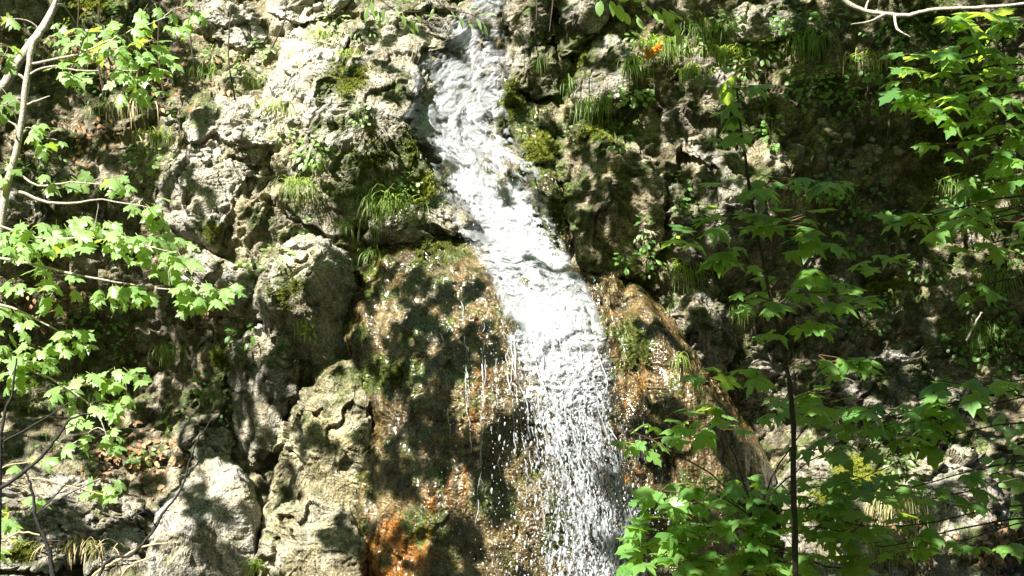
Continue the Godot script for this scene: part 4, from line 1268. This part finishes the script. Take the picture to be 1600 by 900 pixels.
	lt.set_meta("kind", "stuff")
	for f in [[210, 705, 70, 40, 260], [180, 80, 150, 60, 380], [260, 130, 90, 40, 160], [90, 470, 60, 30, 80], [1560, 850, 40, 50, 160], [330, 480, 60, 30, 60], [150, 220, 80, 40, 120], [1400, 830, 60, 60, 120]]:
		for k in f[4]:
			var u: float = f[0] + rng.randfn(0, f[2] * 0.5)
			var v: float = f[1] + rng.randfn(0, f[3] * 0.5)
			var p := at(u, v, surf(u, v))
			p += Vector3(0, 0.2, 1) * (relief(p, 1.2) + 0.012)
			spots.append(Transform3D(leaf_basis(jitter(Vector3(0, -0.5, 0.5), 1.2), jitter(Vector3(0, 0.7, 0.7), 0.5), rng.randf_range(0.04, 0.09)), p - lt.position))
			cols.append(Color(0.16, 0.075, 0.03).lerp(Color(0.34, 0.22, 0.12), rng.randf()))
	litter.free()
	scatter("dead_leaves", flat, spots, lt, cols).set_meta("kind", "stuff")

func stone(k: int) -> ArrayMesh:
	var pos := PackedVector3Array()
	var col := PackedColorArray()
	var n := 14
	var m := 9
	for j in m:
		var th := lerpf(0.02, PI - 0.02, j / (m - 1.0))
		for i in n:
			var ph := TAU * i / n
			var d := Vector3(sin(th) * cos(ph), cos(th), sin(th) * sin(ph))
			var r: float = 1.0 + 0.4 * nz.facet.get_noise_3dv(d * 0.35 + Vector3(k * 5, 0, 0)) + 0.5 * nz.tint.get_noise_3dv(d * 0.4 + Vector3(0, k * 3, 0))
			pos.append(d * r)
			col.append(Color(0.40, 0.38, 0.33) * (1.0 + 0.5 * nz.tint.get_noise_3dv(d * 0.8 + Vector3(k, k, k))))
	var mesh := grid_mesh(n, m, pos, col, M.rock, true, Vector3.ZERO)
	# its normals point outwards
	var arr := mesh.surface_get_arrays(0)
	for q in pos.size():
		if arr[Mesh.ARRAY_NORMAL][q].dot(pos[q]) < 0.0: arr[Mesh.ARRAY_NORMAL][q] = -arr[Mesh.ARRAY_NORMAL][q]
	var out := ArrayMesh.new()
	out.add_surface_from_arrays(Mesh.PRIMITIVE_TRIANGLES, arr)
	out.surface_set_material(0, M.rock)
	return out

# ------------------------------------------------------------------ the trees overhead that shade the gully

# how much sun comes through the crowns to each 50 x 50 place of the face (0 none, 9 all)
const SUNLIT := [
	"44455567999876661123323642211122", "44544456999657771136343311111122", "22222288999778992224255510001122", "22211388997478994312124310001133", "22112888994258995313223210001143", "22222888642127997413322210001143", "66555885332114998312222211111133", "88877886799213999411123211111122", "88887777799322999978813311111111",
	"77111111799111489998883411111111", "64111111454111449998883311111111", "65111111464111449998883322111111", "54111111388833449998888422222222", "44222222388833449998888865432222", "54432888488833449999588889996662", "55554888588855449999588889996663", "66655888588877449999466365446663", "66666888588877449999366344433443"]

func sunlit(u: float, v: float) -> float:
	var x := clampf(u / 50.0 - 0.5, 0.0, 30.99)
	var y := clampf(v / 50.0 - 0.5, 0.0, 16.99)
	var i := int(x)
	var j := int(y)
	var a: String = SUNLIT[j]
	var b: String = SUNLIT[j + 1]
	return (lerpf(lerpf(a.unicode_at(i), a.unicode_at(i + 1), x - i), lerpf(b.unicode_at(i), b.unicode_at(i + 1), x - i), y - j) - 48.0) / 9.0

func build_shade_trees() -> void:
	var leafm: Array = M.set_green
	var sprig := leaf_mesh(MAPLE, 0.4, 0.05, 0.0, M.leaf[0], null)
	var crowns := [[], [], []]
	for k in 52000:
		var u := rng.randf_range(-260, 1860)
		var v := rng.randf_range(-200, 1080)
		var lit := sunlit(u, v)
		if lit > 0.97: continue
		var p := at(u, v, surf(u, v) + 0.05)
		# leaves stand in clumps with gaps between them, so the light falls in flecks
		var n: float = nz.warp.get_noise_3dv(p * 0.62) * 0.95 + nz.mid.get_noise_3dv(p * 0.8 + Vector3(3, 1, 2)) * 0.34
		if smoothstep(-0.48, 0.48, n) < lit: continue
		if rng.randf() > 0.36: continue
		var t := 4.5
		while t < 30.0:
			var q := p + SUN * t
			if q.y > (D - q.z) * (450.0 / PX / D) + 0.55: break
			t += 0.25
		var q := p + SUN * (t + rng.randf_range(0.0, 2.2))
		var b := leaf_basis(jitter(Vector3(0, -0.4, 0.4), 1.0), jitter(SUN, 0.5), rng.randf_range(0.12, 0.19))
		crowns[0 if q.x < -3.0 else 1].append(Transform3D(b, q))
	for k in 5200:
		# the crown that keeps the right foreground in shade
		var u := rng.randf_range(985, 1760)
		var v := rng.randf_range(40, 960)
		var p := at(u, v, rng.randf_range(8.7, 9.8))
		if nz.warp.get_noise_3dv(p * 2.4) < -0.08: continue
		var q := p + SUN * 1.5
		var t := 1.5
		while t < 12.0 and (p + SUN * t).y < (D - (p + SUN * t).z) * (450.0 / PX / D) + 0.35: t += 0.2
		q = p + SUN * (t + rng.randf_range(0.0, 1.5))
		if rng.randf() < 0.78: continue
		var b := leaf_basis(jitter(Vector3(0, -0.4, 0.4), 1.0), jitter(SUN, 0.6), rng.randf_range(0.08, 0.12))
		crowns[2].append(Transform3D(b, q))
	var feet := [Vector3(-7.5, -2.2, 4.5), Vector3(6.2, -2.2, 3.6), Vector3(4.4, -1.8, 11.8)]
	var labels := ["tall broadleaf tree left of the view whose crown shades the hollow", "tall broadleaf tree right of the view whose crown shades the right wall", "broadleaf tree near the viewer shading the right foreground leaves"]
	for n in 3:
		var foot: Vector3 = feet[n]
		var mid := Vector3.ZERO
		for x in crowns[n]: mid += x.origin
		mid /= maxf(1.0, crowns[n].size())
		var t := thing("broadleaf_tree", foot, labels[n], "tree", "trees whose crowns hang over the gully")
		var top := Vector3(foot.x * 0.96, mid.y - 0.4, foot.z)
		part("trunk", tube([foot - Vector3(0, 0.3, 0), foot.lerp(top, 0.5) + Vector3(0.1, 0, 0), top, top + Vector3(0, 2.5, 0)], 0.16, 0.05, M.bark_brown, 10, 0.01), t, foot)
		for k in 12:
			if crowns[n].is_empty(): break
			var q: Vector3 = crowns[n][(k * 977) % crowns[n].size()].origin
			var from := top + Vector3(0, rng.randf_range(-0.8, 1.6), 0)
			part("limb", tube([from, from.lerp(q, 0.5) + Vector3(0, 0.35, 0), q], 0.035, 0.006, M.bark_brown, 6, 0.01), t, foot)
		var local := []
		for x in crowns[n]: local.append(Transform3D(x.basis, x.origin - foot))
		scatter("crown", sprig, local, t).set_meta("kind", "stuff")
	# the wood on the viewer's side of the gully
	var wood := [[-17, 15, 9.5], [-12, 20, 11.0], [-6.5, 22, 12.0], [-1, 24, 12.5], [4.5, 22, 12.0], [10, 20.5, 11.0], [15, 16, 10.0], [18, 9.5, 10.0], [-19, 9.0, 9.0]]
	for n in wood.size():
		var foot := Vector3(wood[n][0], -1.9 + 0.25 * maxf(0.0, absf(wood[n][0]) - 6.0), wood[n][1])
		var tall: float = wood[n][2]
		var t := thing("broadleaf_tree", foot, "broadleaf tree of the wood behind the viewer, %s of the row from the left" % ["second", "third", "fourth", "fifth", "sixth", "seventh", "eighth", "last", "first"][n], "tree", "trees of the wood behind the viewer")
		part("trunk", tube([foot - Vector3(0, 0.5, 0), foot + Vector3(0.1, tall * 0.5, 0), foot + Vector3(0, tall * 0.95, 0)], 0.22, 0.04, M.bark_brown, 10, 0.01), t, foot)
		var spots := []
		for k in 1500:
			var d := Vector3(rng.randfn(), rng.randfn(), rng.randfn()).normalized() * pow(rng.randf(), 0.4)
			var q := Vector3(d.x * 3.4, tall * 0.54 + d.y * tall * 0.48, d.z * 2.6)
			spots.append(Transform3D(leaf_basis(jitter(Vector3(0, -0.4, -0.4), 1.0), jitter(Vector3(0, 0.8, -0.4), 0.6), rng.randf_range(0.35, 0.55)), q))
		scatter("crown", sprig, spots, t).set_meta("kind", "stuff")
	print("crown leaves ", crowns[0].size(), " ", crowns[1].size(), " ", crowns[2].size())
	var tris := 0
	for o in find_children("*", "MeshInstance3D", true, false):
		if o.mesh is ArrayMesh and o.get_parent() == self:
			tris += o.mesh.surface_get_array_index_len(0) / 3
	print("triangles of single meshes ", tris)
